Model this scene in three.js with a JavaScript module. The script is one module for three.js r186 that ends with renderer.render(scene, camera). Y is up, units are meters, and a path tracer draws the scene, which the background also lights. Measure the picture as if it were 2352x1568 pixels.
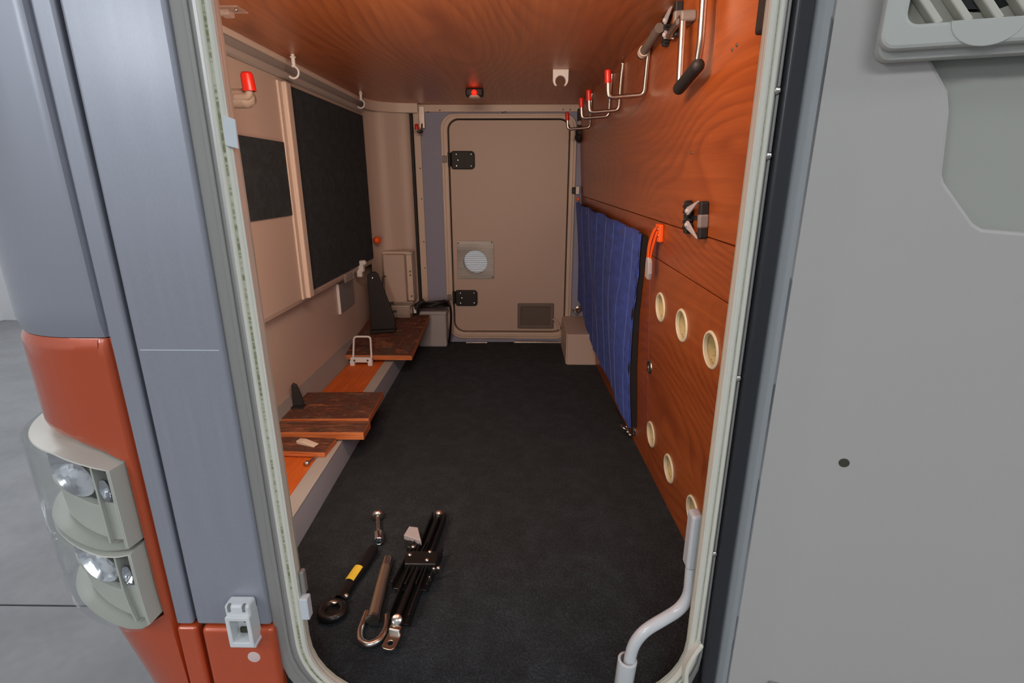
import * as THREE from 'three';
import { RoundedBoxGeometry } from 'three/addons/geometries/RoundedBoxGeometry.js';
import { mergeGeometries, mergeVertices, toCreasedNormals } from 'three/addons/utils/BufferGeometryUtils.js';
import { RectAreaLightUniformsLib } from 'three/addons/lights/RectAreaLightUniformsLib.js';

// ------------------------------------------------------------------ camera, light, exposure
const scene = new THREE.Scene();
const V = (x, y, z) => new THREE.Vector3(x, y, z);
const camera = new THREE.PerspectiveCamera(66.32, 2352 / 1568, 0.02, 60);
camera.position.set(0, 0.87, 0);
camera.rotation.order = 'YXZ';
camera.rotation.y = 0.01513;
camera.rotation.x = -0.29835;
const renderer = new THREE.WebGLRenderer({ antialias: true });
renderer.toneMapping = THREE.LinearToneMapping;
renderer.toneMappingExposure = 1.0;
renderer.shadowMap.enabled = true;
renderer.shadowMap.type = THREE.PCFSoftShadowMap;
scene.background = new THREE.Color(0x000000);
RectAreaLightUniformsLib.init();
const HALL_LIGHT = 10.2;          // radiance of the ceiling panels of the hall
const HALL_COLOR = new THREE.Color(0.93, 0.97, 1.0);
const GARAGE_LIGHT = 150;        // radiance of the slim warm strip lamp above the opening
const GARAGE_COLOR = new THREE.Color().setRGB(1.0, 0.74, 0.57);

function areaLight(color, intensity, w, h, pos, target) {
  const l = new THREE.RectAreaLight(color, intensity, w, h);
  l.position.set(...pos); l.lookAt(...target); l.castShadow = true;
  scene.add(l);
  return l;
}

// ------------------------------------------------------------------ random and noise
let seed = 20231;
const rnd = () => { seed = (seed * 1664525 + 1013904223) >>> 0; return seed / 4294967296; };
const hash = (x, y) => { let h = (x * 374761393 + y * 668265263) | 0; h = Math.imul(h ^ (h >>> 13), 1274126177); return ((h ^ (h >>> 16)) >>> 0) / 4294967296; };
function vn(x, y, px = 0, py = 0) {
  const xi = Math.floor(x), yi = Math.floor(y), fx = x - xi, fy = y - yi;
  const w = (a, p) => (p ? ((a % p) + p) % p : a);
  const sx = fx * fx * (3 - 2 * fx), sy = fy * fy * (3 - 2 * fy);
  const a = hash(w(xi, px), w(yi, py)), b = hash(w(xi + 1, px), w(yi, py)), c = hash(w(xi, px), w(yi + 1, py)), d = hash(w(xi + 1, px), w(yi + 1, py));
  return a + (b - a) * sx + (c - a) * sy + (a - b - c + d) * sx * sy;
}
const clamp01 = (v) => Math.min(1, Math.max(0, v));
const mix = (a, b, t) => a + (b - a) * t;
const sstep = (a, b, v) => { const t = clamp01((v - a) / (b - a)); return t * t * (3 - 2 * t); };
function tex(n, m, fn, color = true) {
  const d = new Uint8Array(n * m * 4);
  for (let j = 0; j < m; j++) for (let i = 0; i < n; i++) {
    const c = fn(i / n, j / m), k = (j * n + i) * 4;
    for (let q = 0; q < 3; q++) d[k + q] = Math.round(255 * clamp01(c[q]));
    d[k + 3] = 255;
  }
  const t = new THREE.DataTexture(d, n, m, THREE.RGBAFormat);
  t.wrapS = t.wrapT = THREE.RepeatWrapping; t.magFilter = THREE.LinearFilter; t.minFilter = THREE.LinearFilter;
  if (color) t.colorSpace = THREE.SRGBColorSpace;
  t.needsUpdate = true;
  return t;
}
const rep = (t, x, y) => { const c = t.clone(); c.repeat.set(x, y); c.needsUpdate = true; return c; };

// ------------------------------------------------------------------ textures
// laminated oak, one repeat = 1.6 m along the grain by 0.8 m across
const oakMap = tex(1024, 1024, (u, v) => {
  const U = u * 1.6, W = v * 0.8;
  const w1 = vn(u * 5, v * 5, 5, 5) - 0.5, w2 = vn(u * 10, v * 16, 10, 16) - 0.5;
  const per = Math.sin(Math.PI * u) ** 2;
  const c = 0.4 + 0.12 * w1;
  const d = Math.hypot((W - c) * 1.0, 0.08 + 0.20 * per) + 0.03 * w1 + 0.010 * w2;
  const r = d * 46;
  const ring = r - Math.floor(r);
  const band = ring < 0.75 ? ring / 0.75 : (1 - ring) / 0.25;
  const pore = vn(u * 14, v * 400, 14, 400), fine = vn(u * 60, v * 1000, 60, 1000), tone = vn(u * 3, v * 9, 3, 9), streak = vn(u * 5, v * 90, 5, 90);
  const t = clamp01(0.30 * band * band * (0.4 + 1.2 * tone) + 0.20 * tone + 0.26 * pore + 0.18 * fine + 0.26 * streak - 0.10);
  return [mix(0.78, 0.58, t), mix(0.465, 0.30, t), mix(0.25, 0.135, t)];
});
const fuzz = tex(512, 512, (u, v) => {
  const a = 0.55 * hash(Math.floor(u * 512), Math.floor(v * 512)) + 0.45 * vn(u * 160, v * 160, 160, 160);
  const b = vn(u * 14, v * 14, 14, 14);
  const k = 0.55 + 0.75 * a * a + 0.18 * (b - 0.5);
  return [k * 0.62, k * 0.62, k * 0.62];
});
const fuzzBump = tex(512, 512, (u, v) => { const a = 0.5 * hash(Math.floor(u * 512) + 7, Math.floor(v * 512)) + 0.5 * vn(u * 170, v * 170, 170, 170); return [a, a, a]; }, false);
const plankTexture = (s, bare) => tex(512, 256, (u, v) => {
  const U = u + s, st = vn(U * 7, v * 60 + s * 31), st2 = vn(U * 24, v * 150), b = vn(U * 5 + 3, v * 9 + s * 11), sp = vn(U * 34 + 9, v * 26 + s * 5);
  let m = 0.8 * sstep(0.66 - bare, 0.86 - bare, 0.45 * st + 0.5 * b + 0.15 * st2);
  m = Math.max(m * 0.85, sstep(0.86, 0.95, sp) * 0.8);
  const g = 0.75 + 0.5 * st2;
  const dark = [0.36 * g, 0.225 * g, 0.175 * g], wood = [0.62 * g, 0.40 * g, 0.28 * g];
  const grey = sstep(0.6, 0.8, vn(U * 9 + 40, v * 12 + s));
  return [0, 1, 2].map((i) => mix(mix(dark[i], [0.33, 0.29, 0.25][i] * g, 0.6 * grey), wood[i], m));
});
const rawWood = tex(512, 256, (u, v) => { const a = vn(u * 8, v * 70, 8, 70), b = vn(u * 5, v * 8, 5, 8); const t = 0.6 * a + 0.4 * b; return [mix(0.86, 0.64, t), mix(0.53, 0.34, t), mix(0.31, 0.17, t)]; });
const plyTex = tex(512, 256, (u, v) => { const a = vn(u * 6, v * 40, 6, 40), b = vn(u * 9, v * 6, 9, 6), c = hash(Math.floor(u * 512), Math.floor(v * 256)); const t = 0.45 * a + 0.4 * b + 0.15 * c; return [mix(0.88, 0.72, t), mix(0.45, 0.33, t), mix(0.16, 0.09, t)]; });
const concrete = tex(1024, 1024, (u, v) => {
  const a = vn(u * 5, v * 5, 5, 5), b = vn(u * 22, v * 16, 22, 16), c = vn(u * 120, v * 120, 120, 120);
  const k = 0.60 + 0.07 * (a - 0.5) + 0.05 * (b - 0.5) + 0.03 * (c - 0.5);
  return [k, k, k * 1.01];
});
const metallicFlake = tex(512, 512, (u, v) => { const a = vn(u * 200, v * 200, 200, 200), b = vn(u * 5, v * 5, 5, 5); const k = 0.93 + 0.05 * a + 0.03 * b; return [k, k, k]; });
const brushed = tex(256, 256, (u, v) => { const a = vn(u * 5, v * 128, 5, 128), b = vn(u * 3, v * 3, 3, 3); const k = 0.72 + 0.12 * a + 0.22 * (b - 0.4); return [k, k, k]; });
const clothTex = tex(512, 512, (u, v) => {
  const a = hash(Math.floor(u * 256), Math.floor(v * 256)), th = 0.5 + 0.5 * Math.sin(u * 512 * 0.8), b = vn(u * 8, v * 20, 8, 20);
  const k = 0.78 + 0.3 * (a - 0.5) + 0.12 * th + 0.15 * (b - 0.5);
  return [0.29 * k, 0.40 * k, 0.80 * k];
});
const sealDirt = tex(64, 1024, (u, v) => { const a = vn(u * 8, v * 420, 8, 420), b = vn(u * 3, v * 24, 3, 24), g = sstep(0.35, 0.9, 0.6 * a + 0.5 * b); return [mix(0.76, 0.50, g), mix(0.76, 0.51, g), mix(0.68, 0.38, g)]; });
const socketDirt = tex(128, 128, (u, v) => { const a = vn(u * 20, v * 12, 20, 12), b = vn(u * 50, v * 40, 50, 40); const g = 0.7 * sstep(0.72, 0.86, 0.5 * a + 0.5 * b); return [mix(0.80, 0.25, g), mix(0.73, 0.24, g), mix(0.52, 0.14, g)]; });

// ------------------------------------------------------------------ materials
const M = {};
const std = (name, o) => (M[name] = new THREE.MeshPhysicalMaterial({ name, ...o }));
const lin = (r, g, b) => new THREE.Color().setRGB(r, g, b);
std('hallWall', { color: lin(0.62, 0.62, 0.63), roughness: 0.9 });
std('hallFloor', { color: lin(0.60, 0.60, 0.61), map: rep(concrete, 0.35, 0.35), roughness: 0.55 });
std('hallJoint', { color: lin(0.03, 0.03, 0.03), roughness: 0.9 });
std('silver', { color: lin(0.36, 0.375, 0.435), map: rep(metallicFlake, 3, 3), metalness: 0.35, roughness: 0.42, clearcoat: 0.5, clearcoatRoughness: 0.22 });
std('orangePaint', { color: lin(0.62, 0.088, 0.02), map: rep(metallicFlake, 3, 3), metalness: 0.15, roughness: 0.4, clearcoat: 0.8, clearcoatRoughness: 0.1 });
std('bodyDark', { color: lin(0.012, 0.012, 0.013), roughness: 0.8 });
std('frameGrey', { color: lin(0.30, 0.29, 0.275), roughness: 0.55, metalness: 0.2 });
std('aluminium', { color: lin(0.52, 0.50, 0.49), roughness: 0.42, metalness: 0.7 });
std('rubberGloss', { color: lin(0.022, 0.023, 0.028), roughness: 0.3, clearcoat: 0.3, clearcoatRoughness: 0.3 });
std('seal', { color: lin(0.66, 0.65, 0.56), roughness: 0.7 });
std('sealGroove', { map: sealDirt, roughness: 0.85 });
std('doorSkin', { color: lin(0.445, 0.425, 0.41), roughness: 0.5 });
std('doorEdge', { color: lin(0.30, 0.32, 0.33), roughness: 0.5 });
std('recess', { color: lin(0.375, 0.38, 0.345), roughness: 0.85 });
std('ventPlastic', { color: lin(0.47, 0.485, 0.455), roughness: 0.5 });
std('ventCream', { color: lin(0.54, 0.52, 0.45), roughness: 0.5 });
std('ventDark', { color: lin(0.02, 0.02, 0.02), roughness: 0.9 });
std('whitePlastic', { color: lin(0.72, 0.74, 0.75), roughness: 0.35 });
std('whiteTape', { color: lin(0.62, 0.66, 0.70), roughness: 0.55 });
std('tubeWhite', { color: lin(0.60, 0.62, 0.64), roughness: 0.25, clearcoat: 0.6 });
std('lens', { color: lin(0.97, 0.98, 0.98), roughness: 0.04, transmission: 1, thickness: 0, ior: 1.45 });
std('housing', { color: lin(0.56, 0.555, 0.49), roughness: 0.4 });
std('chrome', { color: lin(0.78, 0.79, 0.82), roughness: 0.12, metalness: 1 });
std('steel', { color: lin(0.60, 0.57, 0.53), roughness: 0.28, metalness: 1 });
std('bronze', { color: lin(0.74, 0.62, 0.46), roughness: 0.3, metalness: 0.9 });
std('blackMetal', { color: lin(0.012, 0.012, 0.012), roughness: 0.38, metalness: 0.2, clearcoat: 0.25 });
std('blackPlastic', { color: lin(0.014, 0.014, 0.015), roughness: 0.6 });
std('greyPlastic', { color: lin(0.22, 0.20, 0.19), roughness: 0.45 });
std('rollerGrey', { color: lin(0.42, 0.39, 0.40), roughness: 0.4 });
std('redPlastic', { color: lin(0.60, 0.018, 0.011), roughness: 0.35 });
std('orangePlastic', { color: lin(0.90, 0.12, 0.012), roughness: 0.45 });
std('yellowSticker', { color: lin(0.78, 0.56, 0.05), roughness: 0.5 });
std('beigeWall', { color: lin(0.55, 0.45, 0.385), roughness: 0.5 });
std('beigeTrim', { color: lin(0.64, 0.54, 0.46), roughness: 0.42 });
std('railGrey', { color: lin(0.30, 0.29, 0.28), roughness: 0.5 });
std('hookSleeve', { color: lin(0.30, 0.24, 0.20), roughness: 0.6 });
std('railLight', { color: lin(0.42, 0.40, 0.37), roughness: 0.5 });
std('felt', { color: lin(0.125, 0.185, 0.23), map: rep(fuzz, 4, 4), bumpMap: rep(fuzzBump, 4, 4), bumpScale: 0.002, roughness: 1 });
std('carpet', { color: lin(0.10, 0.132, 0.158), map: rep(fuzz, 2.5, 2.5), bumpMap: rep(fuzzBump, 2.5, 2.5), bumpScale: 0.004, roughness: 1, sheen: 0.15, sheenRoughness: 0.8 });
std('blueGreyCarpet', { color: lin(0.36, 0.39, 0.53), bumpMap: rep(fuzzBump, 4, 4), bumpScale: 0.002, roughness: 1 });
std("oak", { color: lin(0.72, 0.56, 0.38), map: rep(oakMap, 1 / 1.6, 1 / 0.8), roughness: 0.4, clearcoat: 0.6, clearcoatRoughness: 0.38 });
std('oakCeiling', { map: rep(oakMap, 1 / 2.4, 1 / 0.8), roughness: 0.45, clearcoat: 0.6, clearcoatRoughness: 0.42 });
std('oakEdge', { color: lin(0.30, 0.15, 0.07), roughness: 0.7 });
std('socket', { map: rep(socketDirt, 1, 1), roughness: 0.5 });
std('socketRim', { color: lin(0.70, 0.63, 0.45), roughness: 0.45 });
std('benchGrey', { color: lin(0.44, 0.48, 0.54), roughness: 0.55, metalness: 0.1 });
std('benchTop', { color: lin(0.42, 0.41, 0.39), roughness: 0.6 });
std('ply', { map: rep(plyTex, 2, 4), roughness: 0.7 });
std('blueMat', { map: rep(clothTex, 3, 3), roughness: 0.9, sheen: 0.3, sheenRoughness: 0.6, sheenColor: lin(0.25, 0.3, 0.55) });
std('stitch', { color: lin(0.13, 0.19, 0.44), roughness: 0.9 });
std('matEdge', { color: lin(0.012, 0.011, 0.012), roughness: 0.95 });
std('rawEdge', { map: rep(rawWood, 2, 6), roughness: 0.75 });
std('clearPlastic', { color: lin(0.93, 0.90, 0.86), roughness: 0.25, transmission: 0.85, thickness: 0 });
std('greyBox', { color: lin(0.42, 0.43, 0.46), roughness: 0.6 });
std('brushed', { map: rep(brushed, 4, 4), color: lin(0.40, 0.39, 0.38), roughness: 0.42, metalness: 0.85 });
std('meshGrey', { color: lin(0.13, 0.115, 0.10), roughness: 0.7 });
std('frameBrown', { color: lin(0.17, 0.145, 0.125), roughness: 0.6 });
std('greyPlate', { color: lin(0.24, 0.25, 0.25), roughness: 0.5 });
std('screw', { color: lin(0.10, 0.085, 0.075), roughness: 0.5, metalness: 0.5 });
std('foil', { color: lin(0.75, 0.70, 0.66), roughness: 0.3, metalness: 1 });
std('barGrey', { color: lin(0.15, 0.12, 0.105), roughness: 0.5 });
std('palePaper', { color: lin(0.72, 0.62, 0.52), roughness: 0.8 });
std('pinkSticker', { color: lin(0.72, 0.55, 0.52), roughness: 0.6 });
std('oliveDark', { color: lin(0.045, 0.05, 0.03), roughness: 0.7 });
std('lampGlow', { color: lin(0.9, 0.9, 0.9), emissive: lin(0.93, 0.97, 1.0), emissiveIntensity: 1.2, roughness: 0.6 });
std('wallGlow', { color: lin(0.9, 0.9, 0.9), emissive: lin(0.8, 0.9, 1.0), emissiveIntensity: 12, roughness: 0.6 });
std('warmGlow', { color: lin(0.9, 0.8, 0.7), emissive: lin(1.0, 0.62, 0.38), emissiveIntensity: 1.5, roughness: 0.6 });
std('redGlow', { color: lin(0.8, 0.05, 0.03), emissive: lin(1.0, 0.03, 0.015), emissiveIntensity: 0.5, roughness: 0.4 });
std('plankA', { map: plankTexture(0.0, 0.03), roughness: 0.75 });
std('plankB', { map: plankTexture(3.3, 0.03), roughness: 0.7 });
std('plankC', { map: plankTexture(7.1, 0.16), roughness: 0.75 });
std('plankD', { map: plankTexture(11.7, 0.08), roughness: 0.75 });
for (const k in M) M[k].name = k;

// ------------------------------------------------------------------ helpers
const used = {};
function numbered(n) { used[n] = (used[n] || 0) + 1; return used[n] === 1 ? n : `${n}_${String(used[n] - 1).padStart(3, '0')}`; }
const baseOf = new WeakMap();
function thing(name, label, category, base = [0, 0, 0], group) {
  const g = new THREE.Group(); g.name = numbered(name); g.position.set(...base);
  g.userData = { label, category }; if (group) g.userData.group = group;
  baseOf.set(g, base); scene.add(g); return g;
}
// a mesh: geometry given in world coordinates is brought into the frame of its thing
function add(name, geo, mat, parent = scene, label) {
  if (Array.isArray(geo)) geo = merge(geo);
  const b = parent !== scene && baseOf.get(parent);
  if (b) geo.translate(-b[0], -b[1], -b[2]);
  const m = new THREE.Mesh(geo, mat);
  m.name = parent === scene ? numbered(name) : name; m.castShadow = true; m.receiveShadow = true;
  if (label) m.userData.label = label;
  if (b) baseOf.set(m, b);
  parent.add(m); return m;
}
const struct = (name, geo, mat, label) => { const m = add(name, geo, mat); m.userData.kind = 'structure'; if (label) m.userData.label = label; return m; };
const single = (name, geo, mat, label, category, group) => {
  if (Array.isArray(geo)) geo = merge(geo);
  geo.computeBoundingBox(); const c = geo.boundingBox.getCenter(V(0, 0, 0)); c.y = geo.boundingBox.min.y;
  geo.translate(-c.x, -c.y, -c.z);
  const m = add(name, geo, mat); m.position.copy(c); m.userData = { label, category }; if (group) m.userData.group = group; return m;
};
function clean(g) {
  let q = g.index ? g.toNonIndexed() : g;
  for (const k of Object.keys(q.attributes)) if (!['position', 'normal', 'uv'].includes(k)) q.deleteAttribute(k);
  if (!q.attributes.uv) q.setAttribute('uv', new THREE.BufferAttribute(new Float32Array(q.attributes.position.count * 2), 2));
  q.morphAttributes = {}; q.clearGroups(); return q;
}
const merge = (a) => mergeGeometries(a.map(clean), false);
// uv in metres by the main direction of each face; swap turns the grain
function boxUV(g, swap = false, ou = 0, ov = 0) {
  g = clean(g); const p = g.attributes.position, n = g.attributes.normal, u = g.attributes.uv;
  for (let i = 0; i < p.count; i += 3) {
    let ax = 0, ay = 0, az = 0;
    for (let k = 0; k < 3; k++) { ax += Math.abs(n.getX(i + k)); ay += Math.abs(n.getY(i + k)); az += Math.abs(n.getZ(i + k)); }
    for (let k = 0; k < 3; k++) {
      const x = p.getX(i + k), y = p.getY(i + k), z = p.getZ(i + k);
      let a, b; if (ax >= ay && ax >= az) { a = z; b = y; } else if (ay >= az) { a = z; b = x; } else { a = x; b = y; }
      if (swap && ay >= az && ay >= ax) [a, b] = [b, a];
      u.setXY(i + k, a + ou, b + ov);
    }
  }
  return g;
}
const box = (x0, x1, y0, y1, z0, z1, r = 0.002) => {
  const w = Math.abs(x1 - x0), h = Math.abs(y1 - y0), d = Math.abs(z1 - z0), m = Math.min(w, h, d);
  const rr = Math.min(r, m * 0.45);
  const g = rr > 0.0003 ? new RoundedBoxGeometry(w, h, d, 2, rr) : new THREE.BoxGeometry(w, h, d);
  g.translate((x0 + x1) / 2, (y0 + y1) / 2, (z0 + z1) / 2); return g;
};
const slab = (x0, x1, y0, y1, z0, z1) => { const g = new THREE.BoxGeometry(Math.abs(x1 - x0), Math.abs(y1 - y0), Math.abs(z1 - z0)); g.translate((x0 + x1) / 2, (y0 + y1) / 2, (z0 + z1) / 2); return g; };
function cyl(a, b, r0, r1 = r0, seg = 20, open = false) {
  a = V(...a); b = V(...b); const d = b.clone().sub(a), L = d.length();
  const g = new THREE.CylinderGeometry(r1, r0, L, seg, 1, open); g.translate(0, L / 2, 0);
  g.applyQuaternion(new THREE.Quaternion().setFromUnitVectors(V(0, 1, 0), d.normalize())); g.translate(a.x, a.y, a.z); return g;
}
// turned profile [[r, h], ...] along the axis from a towards direction d
function turned(profile, a, d, seg = 24) {
  const g = new THREE.LatheGeometry(profile.map(([r, h]) => new THREE.Vector2(r, h)), seg);
  g.applyQuaternion(new THREE.Quaternion().setFromUnitVectors(V(0, 1, 0), V(...d).normalize())); g.translate(...a); return g;
}
const ball = (p, r, sx = 1, sy = 1, sz = 1) => { const g = new THREE.SphereGeometry(r, 18, 12); g.scale(sx, sy, sz); g.translate(...p); return g; };
// round bar through points with filleted corners
function bent(pts, r, fillet = 0.012, seg = 64, rad = 12, caps = true) {
  const P = pts.map((p) => V(...p)), path = new THREE.CurvePath(); let cur = P[0];
  for (let i = 1; i < P.length - 1; i++) {
    const d0 = P[i - 1].clone().sub(P[i]), d1 = P[i + 1].clone().sub(P[i]);
    const f = Math.min(fillet, d0.length() * 0.49, d1.length() * 0.49);
    const a = P[i].clone().addScaledVector(d0.normalize(), f), b = P[i].clone().addScaledVector(d1.normalize(), f);
    path.add(new THREE.LineCurve3(cur, a)); path.add(new THREE.QuadraticBezierCurve3(a, P[i], b)); cur = b;
  }
  path.add(new THREE.LineCurve3(cur, P[P.length - 1]));
  const gs = [new THREE.TubeGeometry(path, seg, r, rad, false)];
  if (caps) { gs.push(ball(pts[0], r)); gs.push(ball(pts[pts.length - 1], r)); }
  return merge(gs);
}
function spline(pts, r, seg = 80, rad = 10, closed = false) {
  const c = new THREE.CatmullRomCurve3(pts.map((p) => V(...p)), closed);
  const gs = [new THREE.TubeGeometry(c, seg, r, rad, closed)];
  if (!closed) { gs.push(ball(pts[0], r)); gs.push(ball(pts[pts.length - 1], r)); }
  return merge(gs);
}
// extrusion of an outline [[x, y], ...] along +z from z0 by depth, with optional holes
function prism(pts, depth, bevel = 0, holes = []) {
  const s = new THREE.Shape(pts.map(([x, y]) => new THREE.Vector2(x, y)));
  for (const h of holes) s.holes.push(h instanceof THREE.Path ? h : new THREE.Path(h.map(([x, y]) => new THREE.Vector2(x, y))));
  return new THREE.ExtrudeGeometry(s, { depth: depth - 2 * bevel, bevelEnabled: bevel > 0, bevelThickness: bevel, bevelSize: bevel, bevelOffset: -bevel, bevelSegments: 2, curveSegments: 24 }).translate(0, 0, bevel);
}
const circlePath = (x, y, r) => { const p = new THREE.Path(); p.absarc(x, y, r, 0, Math.PI * 2, true); return p; };
function rrPts(x0, x1, y0, y1, r, n = 8) {
  const o = [], rr = Array.isArray(r) ? r : [r, r, r, r]; // bottom-left, bottom-right, top-right, top-left
  const arc = (cx, cy, q, a0) => { for (let i = 0; i <= n; i++) { const a = a0 + (Math.PI / 2) * i / n; o.push([cx + q * Math.cos(a), cy + q * Math.sin(a)]); } };
  arc(x0 + rr[0], y0 + rr[0], rr[0], Math.PI); arc(x1 - rr[1], y0 + rr[1], rr[1], 1.5 * Math.PI);
  arc(x1 - rr[2], y1 - rr[2], rr[2], 0); arc(x0 + rr[3], y1 - rr[3], rr[3], 0.5 * Math.PI); return o;
}
const ring = (o, i, z0, z1, bevel = 0) => prism(o, z1 - z0, bevel, [i]).translate(0, 0, z0);
// closed shell between an outer and an inner surface f(u, v) -> [x, y, z]
function shell(fo, fi, nu, nv) {
  const pos = [], idx = [];
  const grid = (f, flip) => {
    const b = pos.length / 3;
    for (let j = 0; j <= nv; j++) for (let i = 0; i <= nu; i++) pos.push(...f(i / nu, j / nv));
    for (let j = 0; j < nv; j++) for (let i = 0; i < nu; i++) {
      const a = b + j * (nu + 1) + i, c = a + nu + 1;
      if (flip) idx.push(a, c, a + 1, a + 1, c, c + 1); else idx.push(a, a + 1, c, a + 1, c + 1, c);
    }
  };
  grid(fo, false); if (fi) {
    grid(fi, true);
    const side = (n, f) => { for (let k = 0; k < n; k++) { const b = pos.length / 3; const [u0, v0] = f(k / n), [u1, v1] = f((k + 1) / n); pos.push(...fo(u0, v0), ...fo(u1, v1), ...fi(u1, v1), ...fi(u0, v0)); idx.push(b, b + 2, b + 1, b, b + 3, b + 2); } };
    side(nu, (t) => [t, 0]); side(nu, (t) => [1 - t, 1]); side(nv, (t) => [1, t]); side(nv, (t) => [0, 1 - t]);
  }
  let g = new THREE.BufferGeometry(); g.setAttribute('position', new THREE.Float32BufferAttribute(pos, 3)); g.setIndex(idx);
  g = toCreasedNormals(g, 0.7); return g;
}
const lerpTable = (T, x) => { if (x <= T[0][0]) return T[0][1]; for (let i = 1; i < T.length; i++) if (x <= T[i][0]) { const [a, b] = T[i - 1], [c, d] = T[i]; const t = (x - a) / (c - a); return b + (d - b) * t; } return T[T.length - 1][1]; };
const screwHead = (p, d, r = 0.004) => turned([[0, 0.0022], [r * 0.55, 0.002], [r * 0.9, 0.0011], [r, 0], [r, -0.002]], p, d, 12);

// ------------------------------------------------------------------ the hall around the vehicle
const HF = -0.6, HC = 2.9, HX0 = -5.7, HX1 = 5.2, HZ0 = -5.5, HZ1 = 4.6;
{
  const fl = struct('hall_floor', boxUV(slab(HX0 - 0.2, HX1 + 0.2, HF - 0.2, HF, -1.498, HZ1 + 0.2)), M.hallFloor);
  add('floor_slab', boxUV(slab(HX0 - 0.2, HX1 + 0.2, HF - 0.2, HF, HZ0 - 0.2, -1.506)), M.hallFloor, fl);
  add('joint', slab(HX0, HX1, HF - 0.2, HF - 0.006, -1.507, -1.497), M.hallJoint, fl);
  struct('hall_wall_back', slab(HX0 - 0.2, HX1 + 0.2, HF - 0.2, HC + 0.2, HZ0 - 0.2, HZ0), M.hallWall);
  struct('hall_wall_front', slab(HX0 - 0.2, HX1 + 0.2, HF - 0.2, HC + 0.2, HZ1, HZ1 + 0.2), M.hallWall);
  struct('hall_wall_left', slab(HX0 - 0.2, HX0, HF - 0.2, HC + 0.2, HZ0, HZ1), M.hallWall);
  struct('hall_wall_right', slab(HX1, HX1 + 0.2, HF - 0.2, HC + 0.2, HZ0, HZ1), M.hallWall);
  struct('hall_ceiling', slab(HX0 - 0.2, HX1 + 0.2, HC, HC + 0.2, HZ0 - 0.2, HZ1 + 0.2), M.hallWall);
  const lampSpots = [[-3.2, 1.6], [0.2, 2.2], [3.2, 1.6], [-3.4, -2.6], [-3.4, -4.6], [1.5, -4.4]];
  lampSpots.forEach(([x, z], i) => {
    const t = thing('hall_light', `flat white ceiling panel lamp of the hall, ${['left of the viewer', 'above the viewer', 'right of the viewer', 'beside the rear of the vehicle', 'in the far left corner', 'beyond the vehicle'][i]}`, 'ceiling light', [x, HC, z], 'ceiling panel lamps of the hall');
    const W = 1.5, D = 0.7;
    add('frame', ring(rrPts(-W / 2 - 0.03, W / 2 + 0.03, -D / 2 - 0.03, D / 2 + 0.03, 0.01, 2), rrPts(-W / 2, W / 2, -D / 2, D / 2, 0.005, 2), 0, 0.04).rotateX(Math.PI / 2).translate(x, HC, z), M.whitePlastic, t);
    add('diffuser', slab(x - W / 2, x + W / 2, HC - 0.02, HC - 0.005, z - D / 2, z + D / 2), M.lampGlow, t);
    areaLight(HALL_COLOR, HALL_LIGHT * 1.6, W, D, [x, HC - 0.03, z], [x, HF, z]);
  });
}

{
  const t = thing('wall_lamp', 'bright tall lamp panel on the hall wall behind the viewer', 'wall light', [-3.9, 1.9, HZ1]);
  add('frame', ring(rrPts(-4.16, -3.64, 1.87, 2.73, 0.02, 3), rrPts(-4.13, -3.67, 1.9, 2.7, 0.01, 3), HZ1 - 0.05, HZ1, 0.004), M.whitePlastic, t);
  add('diffuser', slab(-4.13, -3.67, 1.9, 2.7, HZ1 - 0.03, HZ1 - 0.01), M.wallGlow, t);
  areaLight(HALL_COLOR, 30, 0.46, 0.8, [-3.9, 2.3, HZ1 - 0.04], [-3.9, 2.3, 0]);
}

// ------------------------------------------------------------------ garage shell
const ZF = -2.82, CY = 1.231, ZI = -0.745;
const RWX = (y, z) => 0.456 - 0.0585 * y + 0.033 * z;          // the wooden right wall
const rwN = V(-1, -0.0585, 0.033).normalize();                   // its normal, into the garage
const rwU = V(0, 1, 0).addScaledVector(rwN, -rwN.y).normalize();
const rwA = rwU.clone().cross(rwN).normalize();                  // along the wall, towards the opening
const rwM = (y, z, off = 0) => new THREE.Matrix4().makeBasis(rwA, rwU, rwN).setPosition(V(RWX(y, z), y, z).addScaledVector(rwN, off));
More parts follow.
